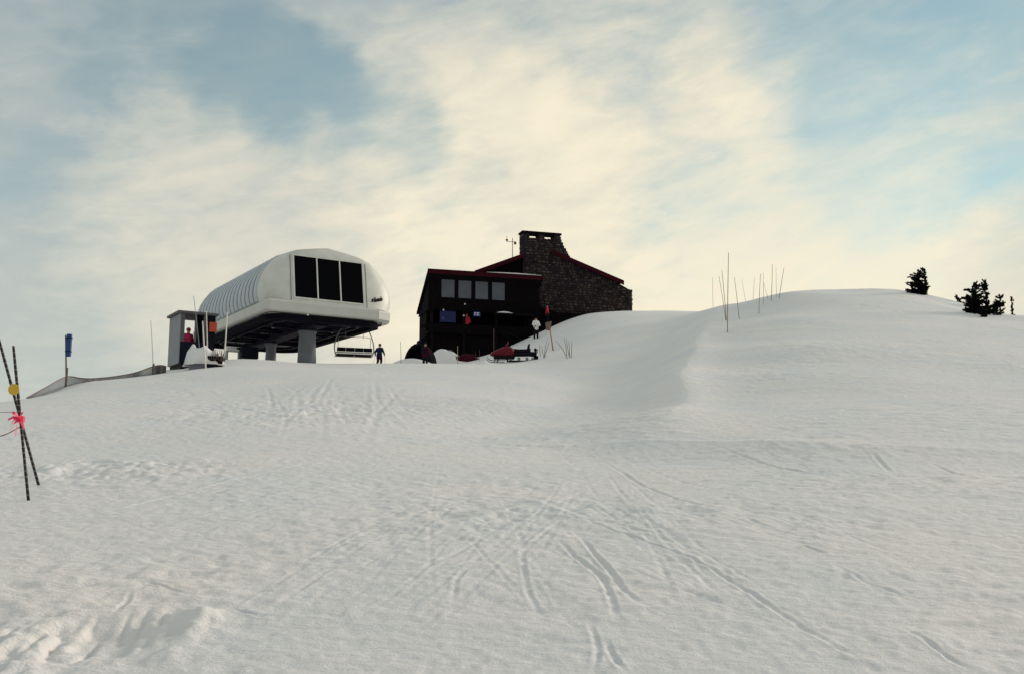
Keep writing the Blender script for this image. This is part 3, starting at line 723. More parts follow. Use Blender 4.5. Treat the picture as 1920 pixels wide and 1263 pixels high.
def gp(u,Y,v=680):
    p=at(u,v,Y); return (p[0],p[1],gz(p[0],p[1]))
# skier riding away beside the chair
A={-1:((-.33,.02,1.10),(-.36,-.14,.92)),1:((.33,.02,1.10),(.36,-.14,.92))}
q=at(711,672,74); 
P=person('skier in navy and maroon standing right of the empty lift chair',(q[0],q[1],gz(q[0],q[1])),math.radians(170),'navy_cloth','maroon_cloth','black_cloth','white_cloth',pose='ski',arms=A,lean=.15,scale=1.0)
for s in (-1,1):
    MB().tube([(s*.37,-.2,.93),(s*.5,.1,.0)],.01,6).build('ski_pole','grey_steel',P)
skis(P,'black_plastic')
q=gp(797,72)
P=person('person in maroon jacket and black trousers beside the dark arched shelter',q,math.radians(150),'maroon_cloth','black_cloth','black_cloth')
mb=MB().box((-.17,.14,1.0),(.17,.36,1.5)); mb.build('backpack','black_cloth',P,bevel=.05)
q=at(1005,636,80); q=hitg(1005,636)
A={-1:((-.29,-.05,1.18),(-.20,-.26,1.05)),1:((.29,-.05,1.18),(.20,-.26,1.05))}
person('person in a white jacket and black trousers on the bank below the lodge',(q[0],q[1],q[2]),math.radians(20),'white_cloth','black_cloth','black_cloth',arms=A)
# ------------------------------------------------------------------ lodge
LYAW=math.radians(17)
def build_lodge():
    P0=at(805,580,86); R=Matrix.Rotation(LYAW,3,'Z')
    def lw(e,d,c): return Vector([float(t) for t in P0])+R@Vector((e,d,c))
    g0=gz(P0[0],P0[1]); Z=P0[2]-g0
    T=thing('mountain_lodge','dark timber mountain lodge with stone gable and wide stone chimney','lodge',(P0[0],P0[1],g0),LYAW)
    def bx(name,m,e0,e1,d0,d1,c0,c1,par=None,bevel=0): return MB().box((e0,d0,Z+c0),(e1,d1,Z+c1)).build(name,m,par or T,bevel=bevel)
    # upper storey: wall with openings round four windows
    wins=[(1.02,2.33),(2.56,3.86),(4.11,5.41),(5.66,6.97)]
    mb=MB(); c0,c1=1.10,2.82
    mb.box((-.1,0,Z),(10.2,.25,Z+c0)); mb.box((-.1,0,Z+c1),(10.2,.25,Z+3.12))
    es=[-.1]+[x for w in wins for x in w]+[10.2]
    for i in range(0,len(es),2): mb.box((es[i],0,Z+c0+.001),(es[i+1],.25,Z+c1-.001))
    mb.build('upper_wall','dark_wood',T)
    # flaring end wall and sloping back of the upper storey
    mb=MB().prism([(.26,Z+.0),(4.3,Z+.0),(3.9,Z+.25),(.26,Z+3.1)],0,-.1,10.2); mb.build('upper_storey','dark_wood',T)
    for a,b in wins:
        w=MB(); 
        w.box((a,.02,Z+c0),(b,.10,Z+c0+.06)); w.box((a,.02,Z+c1-.06),(b,.10,Z+c1)); w.box((a,.02,Z+c0+.061),(a+.06,.10,Z+c1-.061)); w.box((b-.06,.02,Z+c0+.061),(b,.10,Z+c1-.061))
        o=w.build('window','dark_wood_trim',T)
        MB().box((a+.05,.06,Z+c0+.05),(b-.05,.09,Z+c1-.05)).build('pane','window_pane',o)
        MB().box((a-.05,-.06,Z+c0-.07),(b+.05,.015,Z+c0-.005)).build('sill','dark_wood_trim',o)
    n=int(10.3/.3)
    for i in range(n):                                     # batten boards below the windows
        e=-.08+i*.3
        MB().box((e,-.025,Z+.02),(e+.27,-.001,Z+1.0)).build('siding_board','dark_wood',T)
    # front roof edge of the wing, snow on top
    mb=MB().prism([(-.55,Z+3.12),(-.5,Z+3.46),(4.2,Z+.42),(4.2,Z+.2)],0,-.28,10.35); mb.build('wing_roof','dark_wood_trim',T)
    mb=MB().box((-.30,-.62,Z+3.08),(10.38,-.551,Z+3.5)); mb.build('wing_fascia','red_fascia',T,bevel=.01)
    mb=MB(); rings=[]
    for i in range(24):
        e=5.0+5.2*i/23; hh=.10*math.sin(math.pi*i/23)+.02*random.random()+.02
        rings.append([(e,-.6,Z+3.47),(e,-.58,Z+3.5+hh*.7),(e,-.3,Z+3.5+hh),(e,-.1,Z+3.3)])
    mb.loft(rings); mb.build('roof_snow','snow',T,smooth=True)
    # ground storey set back under the overhang, deck, posts
    bx('lower_wall','dark_wood',.25,9.9,2.0,2.3,-6.0,-.003)
    bx('lower_end_wall','dark_wood',.0,.245,1.2,4.2,-6,-.003)
    bx('deck_floor','dark_wood_trim',-.05,9.6,.15,1.995,-2.02,-1.88)
    bx('deck_beam','dark_wood_trim',-.62,9.6,.25,.5,-1.55,-1.25) if False else None
    bx('beam_end','dark_wood_trim',-.7,.3,.3,.55,-1.6,-1.32)
    for e in (.3,3.2,6.2,9.3): bx('deck_post','dark_wood_trim',e-.12,e+.12,.2,.44,-6,-.004)
    bx('deck_apron','dark_wood',-.05,9.2,.46,.56,-4.6,-2.03)
    bx('deck_front','dark_wood',-.05,9.6,.1,.148,-2.0,-1.15)
    mb=MB().prism([(-.05,Z-2.3),(-.62,Z-2.55),(-.7,Z-3.1),(-.3,Z-3.35),(-.25,Z-6),(-.05,Z-6)],1,.3,2.2); 
    mb.build('stair_block','dark_wood',T)
    mb=MB()
    for i in range(7): mb.tube([(1.2+i*.55,.4,Z-4.55),(1.2+i*.55+random.uniform(-.1,.1),.35,Z-5.2-random.random()*.3)],.07,5)
    mb.build('brace_row','dark_wood_trim',T)
    # stone gable wall and chimney, behind the wing
    D=1.5
    outline=[(9.0,-6),(9.1,5.75),(10.96,6.46),(18.3,3.86),(19.94,3.02),(19.94,-1.5)]
    mb=MB().prism([(a,Z+b) for a,b in outline],1,D,D+.6); mb.build('gable_core','mortar',T)
    ch=[(9.1,5.0),(9.1,8.0),(9.14,8.05),(12.7,8.05),(12.78,7.6),(13.1,6.8),(13.7,5.9),(13.9,5.2)]
    # chimney shell with two flue openings near the top
    mb=MB()
    def chx(c): # right edge at height c
        pts=[(5.2,13.9),(5.9,13.7),(6.8,13.1),(7.5,12.8),(8.1,12.74)]
        for (a,x),(b,y) in zip(pts,pts[1:]):
            if c<=b: return x+(y-x)*max(0,(c-a))/(b-a)
        return 12.74
    CD=.95
    def slab(e0f,e1f,z0,z1,n=6):
        for i in range(n):
            a=z0+(z1-z0)*i/n; b=z0+(z1-z0)*(i+1)/n
            mb.loft([[(e0f(a),D-.05,Z+a),(e1f(a),D-.05,Z+a),(e1f(a),D+CD,Z+a),(e0f(a),D+CD,Z+a)],[(e0f(b),D-.05,Z+b),(e1f(b),D-.05,Z+b),(e1f(b),D+CD,Z+b),(e0f(b),D+CD,Z+b)]])
    slab(lambda c:9.1+.0*c,chx,5.2,7.46)
    o1,o2=(9.72,10.62),(11.2,12.12)
    for a,b in [(9.12,o1[0]),(o1[1],o2[0]),(o2[1],12.72)]: mb.box((a,D-.05,Z+7.461),(b,D+CD,Z+7.90))
    mb.build('chimney','mortar',T)
    chim=T.children[-1]
    MB().box((8.98,D-.18,Z+7.902),(12.84,D+CD+.12,Z+8.08)).build('chimney_cap','dark_wood_trim',chim)
    # field stones set proud of the mortar
    rng=random.Random(5)
    def inside(e,c):
        if c>7.43:
            return c<7.86 and ((9.14<e<o1[0]-.05) or (o1[1]+.04<e<o2[0]-.04) or (o2[1]+.04<e<12.68))
        if 5.2<c and 9.12<e<chx(c)-.05: return True
        if e<9.15: return False
        top=5.75+(e-9.1)*.38 if e<10.96 else (6.46-(e-10.96)*.354 if e<18.3 else 3.86-(e-18.3)*.512)
        return e<19.9 and -1.6<c<top-.08
    mb=MB(); c=-1.5; row=0
    while c<7.9:
        rh=rng.uniform(.15,.27); e=9.15+rng.uniform(0,.2)
        while e<19.95:
            w=rng.uniform(.18,.5); ce,cc=e+w/2,c+rh/2+rng.uniform(-.03,.03)
            if inside(ce,cc):
                n=7; pr=rng.uniform(.03,.10); y0=D-.05 if (cc>5.2 and ce<chx(cc)) else D
                ph=rng.random()*6
                ring=[]
                for k in range(n):
                    a=2*math.pi*k/n+ph; sx=abs(math.cos(a))**.6*math.copysign(1,math.cos(a)); sy=abs(math.sin(a))**.6*math.copysign(1,math.sin(a)); j=rng.uniform(.85,1.05)
                    ring.append((ce+sx*w*.47*j,cc+sy*rh*.47*j))
                mb.loft([[(x,y0+.02,Z+y) for x,y in ring],[(x,y0-pr*.6,Z+y) for x,y in ring],[(ce+(x-ce)*.7,y0-pr,Z+cc+(y-cc)*.7) for x,y in ring]])
            e+=w+.03
        c+=rh+.025
    s=mb.build('field_stones','field_stone',T); s['kind']='stuff'
    # right edge and chimney side stones: rough quoins
    mb=MB(); c=.2
    while c<3.0:
        hh=rng.uniform(.18,.3); mb.box((19.86,D+.0,Z+c),(19.94+rng.uniform(.03,.10),D+.62,Z+c+hh)); c+=hh+.03
    c=5.6
    while c<7.7:
        hh=rng.uniform(.16,.28); mb.box((chx(c)-.2,D-.03,Z+c),(chx(c+hh*.5)+rng.uniform(.02,.09),D+CD-.04,Z+c+hh)); mb.box((9.1-rng.uniform(.03,.08),D-.04,Z+c),(9.3,D+CD-.05,Z+c+hh)); c+=hh+.03
    s=mb.build('quoin_stones','field_stone',T); s['kind']='stuff'
    # main gable roof and its red barge boards
    Lp,Ap,Rp=(4.4,3.80),(10.96,6.50),(18.95,3.72)
    for nm,(a,b) in (('main_roof',(Lp,Ap)),('main_roof',(Ap,Rp))):
        if nm=='main_roof':
            (e0,z0),(e1,z1)=a,b; y0,y1=(D+1.0,D+9)
            mb=MB().prism([(e0,Z+z0-.05),(e1,Z+z1-.05),(e1,Z+z1+.13),(e0,Z+z0+.13)],1,y0,y1); mb.build('main_roof','dark_wood_trim',T)
    def barge(a,b,y0,y1):
        (e0,z0),(e1,z1)=a,b
        return MB().prism([(e0,Z+z0-.27),(e1,Z+z1-.27),(e1,Z+z1+.15),(e0,Z+z0+.15)],1,y0,y1).build('barge_board','red_fascia',T)
    barge(Lp,(9.09,5.73),D-.5,D-.4); barge((11.75,6.22),Rp,D-.55,D-.45)
    mb=MB().prism([(4.4,Z+3.75),(9.05,Z+5.66),(9.05,Z+5.5),(9.05,Z+1),(4.4,Z+1)],1,D+.2,D+1.0); mb.build('gable_infill','dark_wood',T)
    # roof shell between barge and ridge so that the eaves have depth
    MB().prism([(4.4,Z+3.78),(9.06,Z+5.69),(9.06,Z+5.86),(4.4,Z+3.95)],1,D-.4+.002,D+.998).build('eave_soffit','dark_wood_trim',T)
    MB().prism([(14.2,Z+5.38),(18.95,Z+3.7),(18.95,Z+3.86),(14.2,Z+5.53)],1,D-.448,D+.998).build('eave_soffit','dark_wood_trim',T)
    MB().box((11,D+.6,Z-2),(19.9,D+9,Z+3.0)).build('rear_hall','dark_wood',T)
    # dark plinth between stone wall and bank, entry canopy with a little snow
    MB().prism([(8.9,Z+.8),(10.3,Z+.85),(12.2,Z+.42),(14.7,Z+.42),(14.7,Z-4),(8.9,Z-5)],1,D-.9,D-.12).build('entry_wall','dark_wood',T)
    bx('canopy','dark_wood_trim',5.8,9.6,-.6,.3,-.22,-.08)
    mb=MB(); rings=[]
    for i in range(12):
        e=5.95+1.6*i/11; hh=.14*math.sin(math.pi*i/11); rings.append([(e,-.58,Z-.08),(e,-.5,Z-.07+hh),(e,-.2,Z-.06+hh),(e,-.05,Z-.08)])
    mb.loft(rings); mb.build('canopy_snow','snow',T,smooth=True)
    # lamp bulbs unlit, downpipe
    for e,c in [(1.25,-.0),(3.1,-.42),(3.2,.62)]:
        MB().ball((e,-.06,Z+c),.08,8,6).build('wall_lamp','sign_white',T)
    # stair rail going down the bank at the right
    for k in range(3):
        pass
    return T,lw,Z,g0
LT,LW,LZ,LG=build_lodge()
def on_lodge(name,label,cat,e,d,c): 
    p=LW(e,d,c); return thing(name,label,cat,p,LYAW)
# banner and sign hung on the deck front
t=on_lodge('banner','blue cloth banner hanging on the dark deck front of the lodge','banner',1.68,.06,-1.05)
mb=MB(); rings=[]
for i in range(13):
    x=-.72+1.44*i/12; y=.03*math.sin(i*1.3); rings.append([(x,y,0),(x,y+.012,0),(x,y+.012,.98),(x,y,.98)])
mb.loft(rings); mb.build('cloth','blue_cloth',t)
mb=MB(); mb.ball((-.45,-.05,.30),(.13,.012,.12),10,6); mb.build('emblem','sign_blue',t)
mb=MB().tube([(-.78,.0,1.0),(.78,.0,1.0)],.02,6); mb.build('top_rod','black_plastic',t)
t=on_lodge('small_sign','small blue sign with pale marks on the dark lodge wall','sign',4.32,.02,-.42)
MB().box((-.32,-.0,0),(.32,.04,.42)).build('board','sign_blue',t,bevel=.01)
mb=MB()
for x0 in (-.24,.02):
    mb.box((x0,-.012,.28),(x0+.18,-.001,.35)); mb.box((x0,-.012,.08),(x0+.06,-.001,.279)); mb.box((x0+.12,-.012,.08),(x0+.18,-.001,.2))
mb.build('marks','sign_white',t)
p=LW(3.57,.75,-1.88)
person('person in a red jacket standing on the dark lodge deck',(p.x,p.y,p.z),LYAW,'red_cloth','black_cloth','red_cloth')
p=LW(11.0,.15,0); z=gz(p.x,p.y)
pp=at(1026,590,p.y)
person('person in a red jacket before the foot of the stone gable',(pp[0],pp[1],max(gz(pp[0],pp[1]),at(1026,606,pp[1])[2])),LYAW+1.35,'red_cloth','black_cloth','black_cloth',scale=.95)
# wind gauge mast on the roof
p=LW(7.9,3.2,0); 
t=thing('weather_mast','thin weather mast with wind gauge left of the stone chimney','weather mast',LW(8.6,3.2,5.3),LYAW)
k=at(965,443,LW(8.6,3.2,0).y)[2]-LW(0,0,5.3).z
MB().tube([(0,0,0),(0,0,k*.93)],.035,6).build('mast','grey_steel',t)
MB().tube([(-.55,0,k*.78),(.35,0,k*.80)],.025,6).build('arm','grey_steel',t)
mb=MB().ball((-.55,0,k*.84),(.13,.1,.1),8,5); mb.tube([(-.55,0,k*.78),(-.55,0,k)],.02,5); mb.build('wind_cup','black_plastic',t)
mb=MB().box((.15,-.02,k*.70),(.38,.02,k*.80)); mb.build('vane','grey_steel',t)
# ------------------------------------------------------------------ snowmobile
def build_snowmobile():
    a=gp(962,61,681); T=thing('snowmobile','red and black snowmobile parked on the crest in front of the lodge','snowmobile',a,math.radians(4))
    # nose towards -X, length 2.9
    mb=MB(); rings=[]
    for x,w,z0,z1 in [(-1.42,.12,.42,.50),(-1.30,.28,.36,.60),(-1.05,.40,.30,.74),(-.75,.45,.28,.88),(-.45,.44,.28,.98),(-.15,.38,.30,.94),(.05,.30,.34,.80)]:
        r=[]
        for k in range(14):
            an=2*math.pi*k/14; cx=abs(math.cos(an))**.7*math.copysign(1,math.cos(an)); sx=abs(math.sin(an))**.7*math.copysign(1,math.sin(an))
            r.append((x,w*cx,(z0+z1)/2+(z1-z0)/2*sx))
        rings.append(r)
    mb.loft(rings); hood=mb.build('hood','red_paint',T,smooth=True)
    MB().ball((-1.32,-.12,.52),(.06,.08,.06),8,6).build('headlight','pale_steel',hood); MB().ball((-1.32,.12,.52),(.06,.08,.06),8,6).build('headlight','pale_steel',hood)
    mb=MB(); mb.loft([[(-.55,y,.92-.25*y*y*2) for y in (-.34,-.17,0,.17,.34)]+[(-.53,y,.92-.25*y*y*2) for y in (.34,.17,0,-.17,-.34)],[(-.30,y*.8,1.28-.5*y*y*2) for y in (-.34,-.17,0,.17,.34)]+[(-.28,y*.8,1.28-.5*y*y*2) for y in (.34,.17,0,-.17,-.34)]]); mb.build('windshield','red_paint',T,smooth=True)
    mb=MB().box((-1.2,-.36,.20),(.1,.36,.42)); mb.build('belly_pan','black_plastic',T,bevel=.06)
    mb=MB().tube([(-.12,-.38,1.10),(-.16,-.18,1.04),(-.18,0,1.02),(-.16,.18,1.04),(-.12,.38,1.10)],.022,8); mb.tube([(-.18,0,1.02),(-.3,0,.8)],.03,6); mb.build('handlebar','black_plastic',T)
    mb=MB(); mb.loft([[(-.05,y,.66) for y in (-.2,.2)]+[(-.05,y,.84) for y in (.15,-.15)],[(.35,y,.62) for y in (-.22,.22)]+[(.35,y,.80) for y in (.18,-.18)],[(.95,y,.60) for y in (-.22,.22)]+[(.95,y,.82) for y in (.18,-.18)],[(1.08,y,.60) for y in (-.2,.2)]+[(1.08,y,.86) for y in (.16,-.16)]]); mb.build('seat','black_cloth',T,bevel=.04)
    mb=MB(); mb.loft([[(.86,-.17,.82),(1.02,-.17,.82),(1.02,.17,.82),(.86,.17,.82)],[(.92,-.16,1.1),(1.04,-.16,1.1),(1.04,.16,1.1),(.92,.16,1.1)],[(.98,-.1,1.16),(1.05,-.1,1.16),(1.05,.1,1.16),(.98,.1,1.16)]]); mb.build('backrest','black_cloth',T,bevel=.03)
    MB().box((-.1,-.22,.42),(1.45,.22,.60)).build('tunnel','black_plastic',T,bevel=.02)
    # track loop with cleats
    path=[(-.35,.06),(.95,.06),(1.3,.12),(1.42,.26),(1.34,.40),(1.1,.44),(-.2,.40),(-.45,.28)]
    mb=MB(); n=len(path); cx,cz=.5,.25
    mb.loft([[(x,y,z) for x,z in path] for y in (-.19,.19)],caps=False); 
    inner=[(cx+(x-cx)*.95,cz+(z-cz)*.75) for x,z in path]; mb.loft([[(x,y,z) for x,z in inner] for y in (-.19,.19)],caps=False)
    for y in (-.19,.19):
        mb.loft([[(x,y,z) for x,z in path],[(x,y,z) for x,z in inner]],caps=False)
    tr=mb.build('track','rubber',T)
    mb=MB()
    for k in range(26):
        x=-.4+k*.068; mb.box((x,-.2,.01),(x+.025,.2,.058))
    mb.build('cleats','rubber',tr)
    for x in (-.15,.35,.85,1.2): 
        mb=MB(); mb.loft([[(x+.1*math.cos(t*math.pi/6),y,.2+.1*math.sin(t*math.pi/6)) for t in range(12)] for y in (-.2,-.12)]); mb.build('wheel','grey_steel',T)
    for s in (-1,1):
        y=s*.46; mb=MB(); mb.loft([[(x,y-.07,z),(x,y+.07,z),(x,y+.07,z+.03),(x,y-.07,z+.03)] for x,z in [(-1.62,.22),(-1.5,.08),(-1.3,.03),(-.5,.03)]]); sk=mb.build('ski','black_plastic',T)
        mb=MB().tube([(-.95,y,.06),(-.9,s*.36,.34)],.03,6); mb.tube([(-1.15,y,.05),(-1.05,s*.3,.3)],.02,6); mb.build('ski_leg','black_plastic',sk)
    mb=MB()
    for s in (-1,1): mb.tube([(1.0,s*.2,.62),(1.5,s*.2,.62),(1.5,s*.2,.80)],.02,6)
    mb.tube([(1.5,-.2,.80),(1.5,.2,.80)],.02,6); mb.tube([(1.25,-.2,.62),(1.25,.2,.62)],.02,6); mb.build('rear_rack','black_plastic',T)
    mb=MB().ball((1.38,0,.78),(.09,.12,.12),8,6); mb.tube([(1.38,0,.62),(1.38,0,.7)],.04,6); mb.build('fuel_can','black_plastic',T)
    mb=MB().box((1.3,-.16,.12),(1.55,.16,.40)); mb.build('snow_flap','rubber',T)
build_snowmobile()
def build_sled():
    a=gp(876,78); T=thing('rescue_sled','dark red rescue sled on the snow left of the snowmobile','sled',a,math.radians(35))
    mb=MB(); mb.loft([[(x,-w,z0+.25),(x,-w*.8,z0),(x,w*.8,z0),(x,w,z0+.25),(x,w*.9,z0+.25),(x,w*.7,z0+.06),(x,-w*.7,z0+.06),(x,-w*.9,z0+.25)] for x,w,z0 in [(-1.0,.12,.28),(-.85,.3,.12),(-.5,.38,.05),(.6,.38,.05),(.9,.36,.10)]]); mb.build('hull','maroon_cloth',T)
    mb=MB(); mb.loft([[(x,-w,.2),(x,-w*.7,h),(x,w*.7,h),(x,w,.2)] for x,w,h in [(-.7,.2,.35),(-.3,.34,.62),(.4,.34,.6),(.8,.3,.4)]]); mb.build('load_cover','maroon_cloth',T,bevel=.05)
    for s in (-1,1): MB().tube([(-.8,s*.25,.3),(-1.6,s*.22,.75),(-1.75,s*.15,.8)],.018,6).build('handle','pale_steel',T)
build_sled()
# ------------------------------------------------------------------ arched shelter left of the lodge
a=gp(783,76,670)
T=thing('arched_shelter','dark half-round shelter hood drifted with snow left of the lodge','shelter',a,math.radians(-12))
mb=MB(); k0=at(783,644,76)[2]-a[2]
rings=[]
for i in range(15):
    t=math.radians(180*i/14); c,s=math.cos(t),math.sin(t)
    rings.append([(-1.1*c,-.1,k0*s),(-.98*c,-.1,(k0-.1)*s),(-.98*c,1.6,(k0-.1)*s),(-1.1*c,1.6,k0*s)])
mb.loft(rings); mb.build('hood','shelter_dark',T)
mb=MB(); mb.loft([[(-.97*math.cos(math.radians(180*i/14)),y,(k0-.11)*math.sin(math.radians(180*i/14))) for i in range(15)] for y in (1.5,1.58)]); mb.build('back_panel','shelter_dark',T)
for i in range(3):
    mb=MB().tube([(-1.12*math.cos(math.radians(180*j/14)),.1+i*.65,(k0+.02)*math.sin(math.radians(180*j/14))) for j in range(15)],.035,6); mb.build('hoop','shelter_dark',T)
# snow drifts that bury the shelter front and the lodge foot
def drift(name,label,u,Y,wx,wy,h,seed,rz=0,v=680,sharp=1.0):
    a=gp(u,Y,v); mb=MB(); n,m=26,16; rings=[]; rg=random.Random(seed)
    for i in range(n):
        row=[]
        for j in range(m):
            x=(i/(n-1)*2-1); y=(j/(m-1)*2-1); r=math.hypot(x,y)
            k=max(0,1-r**1.6)**sharp
            q=float(vnoise(np.array([x*2.2+seed]),np.array([y*2.2]),seed)[0])
            px,py=x*wx,y*wy; c,s=math.cos(rz),math.sin(rz); gx,gy=px*c-py*s,px*s+py*c
            base=gz(a[0]+gx,a[1]+gy)-a[2]
            row.append((gx,gy,base-.12+k*(h+.25*h*q)))
        rings.append(row)
    mb.loft(rings,caps=False,closed=False)
    o=mb.build(name,'snow',None,smooth=True); o.location=a; tag(o,label,'snow drift'); return o
drift('snow_drift','low snow drift heaped across the dark arched shelter mouth',772,74.5,2.2,.9,.75,3)
drift('snow_drift','blue-grey snow heap under the left foot of the lodge',826,81,2.3,1.6,1.5,5)
drift('snow_drift','rounded snow heap at the snowmobile nose',905,66,1.0,.8,.35,6)
# ------------------------------------------------------------------ operator hut
def build_hut():
    a=at(333,690,51); g=gz(a[0],a[1]); T=thing('operator_hut','grey lift operator hut with open window at the left of the terminal','hut',(a[0],a[1],g),TYAW)
    top=at(333,587,51)[2]-g; b0=.35
    Wd,Dp=1.85,2.1
    MB().box((0.05,0.02,b0),(Wd,Dp-.05,b0+.12)).build('floor','hut_roof',T)
    MB().box((0,0,b0+.0),(.06,Dp,top)).build('side_wall','hut_grey',T,bevel=.008)
    MB().box((Wd-.06,0,b0),(Wd,Dp,top)).build('side_wall','black_plastic',T)
    MB().box((.062,Dp-.06,b0),(Wd-.062,Dp,b0+1.2)).build('rear_wall','hut_roof',T)
    mb=MB().box((.062,0.0,b0),(Wd-.062,.06,top-1.45)); mb.build('front_wall','navy_steel',T)
    mb=MB().box((.062,0,top-1.45),(.26,.06,top)); mb.box((Wd-.62,0,top-1.45),(Wd-.5,.06,top)); mb.box((.78,0,top-1.45),(.88,.06,top)); mb.build('window_frame','hut_roof',T)
    MB().box((.88,.02,top-1.449),(Wd-.62,.04,top-.02)).build('door_glass','glass_black',T)
    MB().box((Wd-.5,.01,top-1.45),(Wd-.063,.05,top-.001)).build('door','black_plastic',T)
    mb=MB().box((-.14,-.16,top+.001),(Wd+.12,Dp+.1,top+.13)); mb.build('roof','hut_roof',T,bevel=.02)
    for x in (.15,Wd-.3): MB().box((x,-.1,-.5),(x+.18,Dp+.1,b0-.001)).build('skid','black_plastic',T)
    MB().box((Wd-.36,-.20,top-.86),(Wd+.02,-.05,top-.06-.3)).build('notice_board','orange_red',T)
    MB().box((.2,-.3,b0-.2),(1.0,-.02,b0+.02)).build('step','black_plastic',T)
    return a,g,top,b0
ha,hg,htop,hb=build_hut()
pz=Matrix.Rotation(TYAW,3,'Z')@Vector((.60,.5,0))
ph=at(360,612,51.6)[2]-(hg+hb+.12)
person('lift attendant in a bright pink jacket inside the grey hut',(ha[0]+pz.x,ha[1]+pz.y,hg+hb+.12),TYAW+.4,'pink_cloth','black_cloth','pink_cloth',scale=min(1.0,max(.85,ph/1.78)))
# snow-laden brush and boxes heaped before the hut
a=gp(382,49.6,690)
T=thing('snow_covered_equipment','hump of snow-laden equipment between the hut and terminal','equipment',a,TYAW-.3)
mb=MB(); rings=[]
for i in range(20):
    row=[]
    for j in range(14):
        x=i/19*2-1; y=j/13*2-1; r=(abs(x)**2.4+abs(y)**2.4)**.42
        k=max(0,1-r)**.42; q=float(vnoise(np.array([x*3.4+9]),np.array([y*3.4]),77)[0])
        row.append((x*.95-.1*y,y*.6,.15+k*(.98+.5*q)-.25*x*k))
    rings.append(row)
mb.loft(rings,caps=False,closed=False); o=mb.build('snow_cap','snow',T,smooth=True); s_=o.modifiers.new('s','SOLIDIFY'); s_.thickness=.06
MB().box((.15,-.55,-.3),(.9,.3,.55)).build('box','black_plastic',T,bevel=.04)
MB().box((-.7,-.35,-.3),(.1,.35,.5)).build('box','grey_cloth',T,bevel=.05)
mb=MB()
for i in range(26):
    x=random.uniform(.3,1.0); y=-.5+random.uniform(-.15,.1); mb.tube([(x,y,.3),(x+random.uniform(-.15,.2),y-random.uniform(0,.2),.6+random.uniform(0,.35))],[.02,.006],4)
mb.build('brush','twig',T)
# boxes under the terminal
def cabinet(label,u,v0,v1,Y,w,m,mdoor):
    g=gp(u,Y); z1=at(u,v0,Y)[2]-g[2]; z0=max(.05,at(u,v1,Y)[2]-g[2]); T=thing('control_cabinet',label,'cabinet',g,TYAW)
    MB().box((-w/2,-.25,z0),(w/2,.25,z1)).build('case',m,T,bevel=.02)
    MB().box((w*.16,-.27,z0+(z1-z0)*.45),(w*.36,-.251,z0+(z1-z0)*.85)).build('panel',mdoor,T)
    for s in (-1,1): MB().box((s*w*.4-.03,-.2,-.3),(s*w*.4+.03,.2,z0-.001)).build('leg','grey_steel',T)
cabinet('low white control cabinet with dark panel under the terminal',436,650,659,60,.95,'white_panel','black_plastic')
cabinet('dark blue control cabinet beneath the terminal left of the rear pillar',466,650,672,60,1.05,'navy_steel','black_plastic')
# ------------------------------------------------------------------ poles
def pole(name,label,cat,u0,v0,u1,v1,r,m,group=None,Y=None,sink=.25,nodes=True,par=None):
    if Y is None: b=hitg(u0,v0)
    else:
        b=at(u0,v0,Y); b[2]=min(b[2],gz(b[0],b[1])) if v0>670 and u0>430 else gz(b[0],b[1])
    t=at(u1,v1,b[1]); 
    T=thing(name,label,cat,b,0,group) if par is None else par
    d=Vector(t-b); L=d.length; dn=d.normalized(); n=max(4,int(L/.28)); mb=MB(); pts=[];rs=[]
    side=Vector((random.uniform(-1,1),random.uniform(-1,1),0))*L*.008
    for i in range(n+1):
        k=i/n; p=dn*(L*k)+side*math.sin(math.pi*k); rr=r*(1-.35*k)
        if nodes and 0<i<n: pts+=[p-dn*.02,p,p+dn*.02]; rs+=[rr,rr*1.25,rr]
        else: pts.append(p-(dn*sink if i==0 else dn*0)); rs.append(rr)
    mb.tube(pts,rs,7); o=mb.build('shaft',m,T,smooth=True)
    return T,b,t
G='bamboo poles on the right ridge'
BP=[(1364,625,1366,474,.022,'bamboo','tallest bamboo pole, nearest on the left slope of the right ridge'),
(1362,600,1353.5,507,.02,'bamboo','left-leaning bamboo pole crossing the foot of the tallest pole'),
(1361,600,1348,518,.016,'bamboo','shortest left-leaning bamboo pole beside the tallest pole'),
(1386,598,1377,520,.018,'bamboo','left-leaning bamboo pole just right of the tallest pole'),
(1337,570,1336,520,.014,'bamboo_pale','faint bamboo pole farthest left on the ridge'),
(1398,560,1391,524,.012,'bamboo_pale','short faint pole behind the gap in the bamboo row'),
(1412,559,1415,520,.012,'bamboo_pale','faint right-leaning pole left of the middle pair'),
(1423,588,1426,513,.018,'bamboo','near bamboo pole of the middle pair, lowest foot'),
(1431,573,1431,511,.014,'bamboo_pale','upright bamboo pole of the middle pair, higher foot'),
(1440,562,1432,531,.012,'bamboo_pale','short slanting pole between the middle pair and the skyline'),
(1446,566,1448,496,.019,'bamboo','tall upright bamboo pole at the ridge corner'),
(1456,557,1455,502,.012,'bamboo_pale','thin upright pole between two tall ridge-corner poles'),
(1461,560,1470,502,.018,'bamboo','rightmost bamboo pole, leaning right')]
for u0,v0,u1,v1,r,m,l in BP: pole('bamboo_pole',l,'pole',u0,v0,u1,v1,r,m,G)
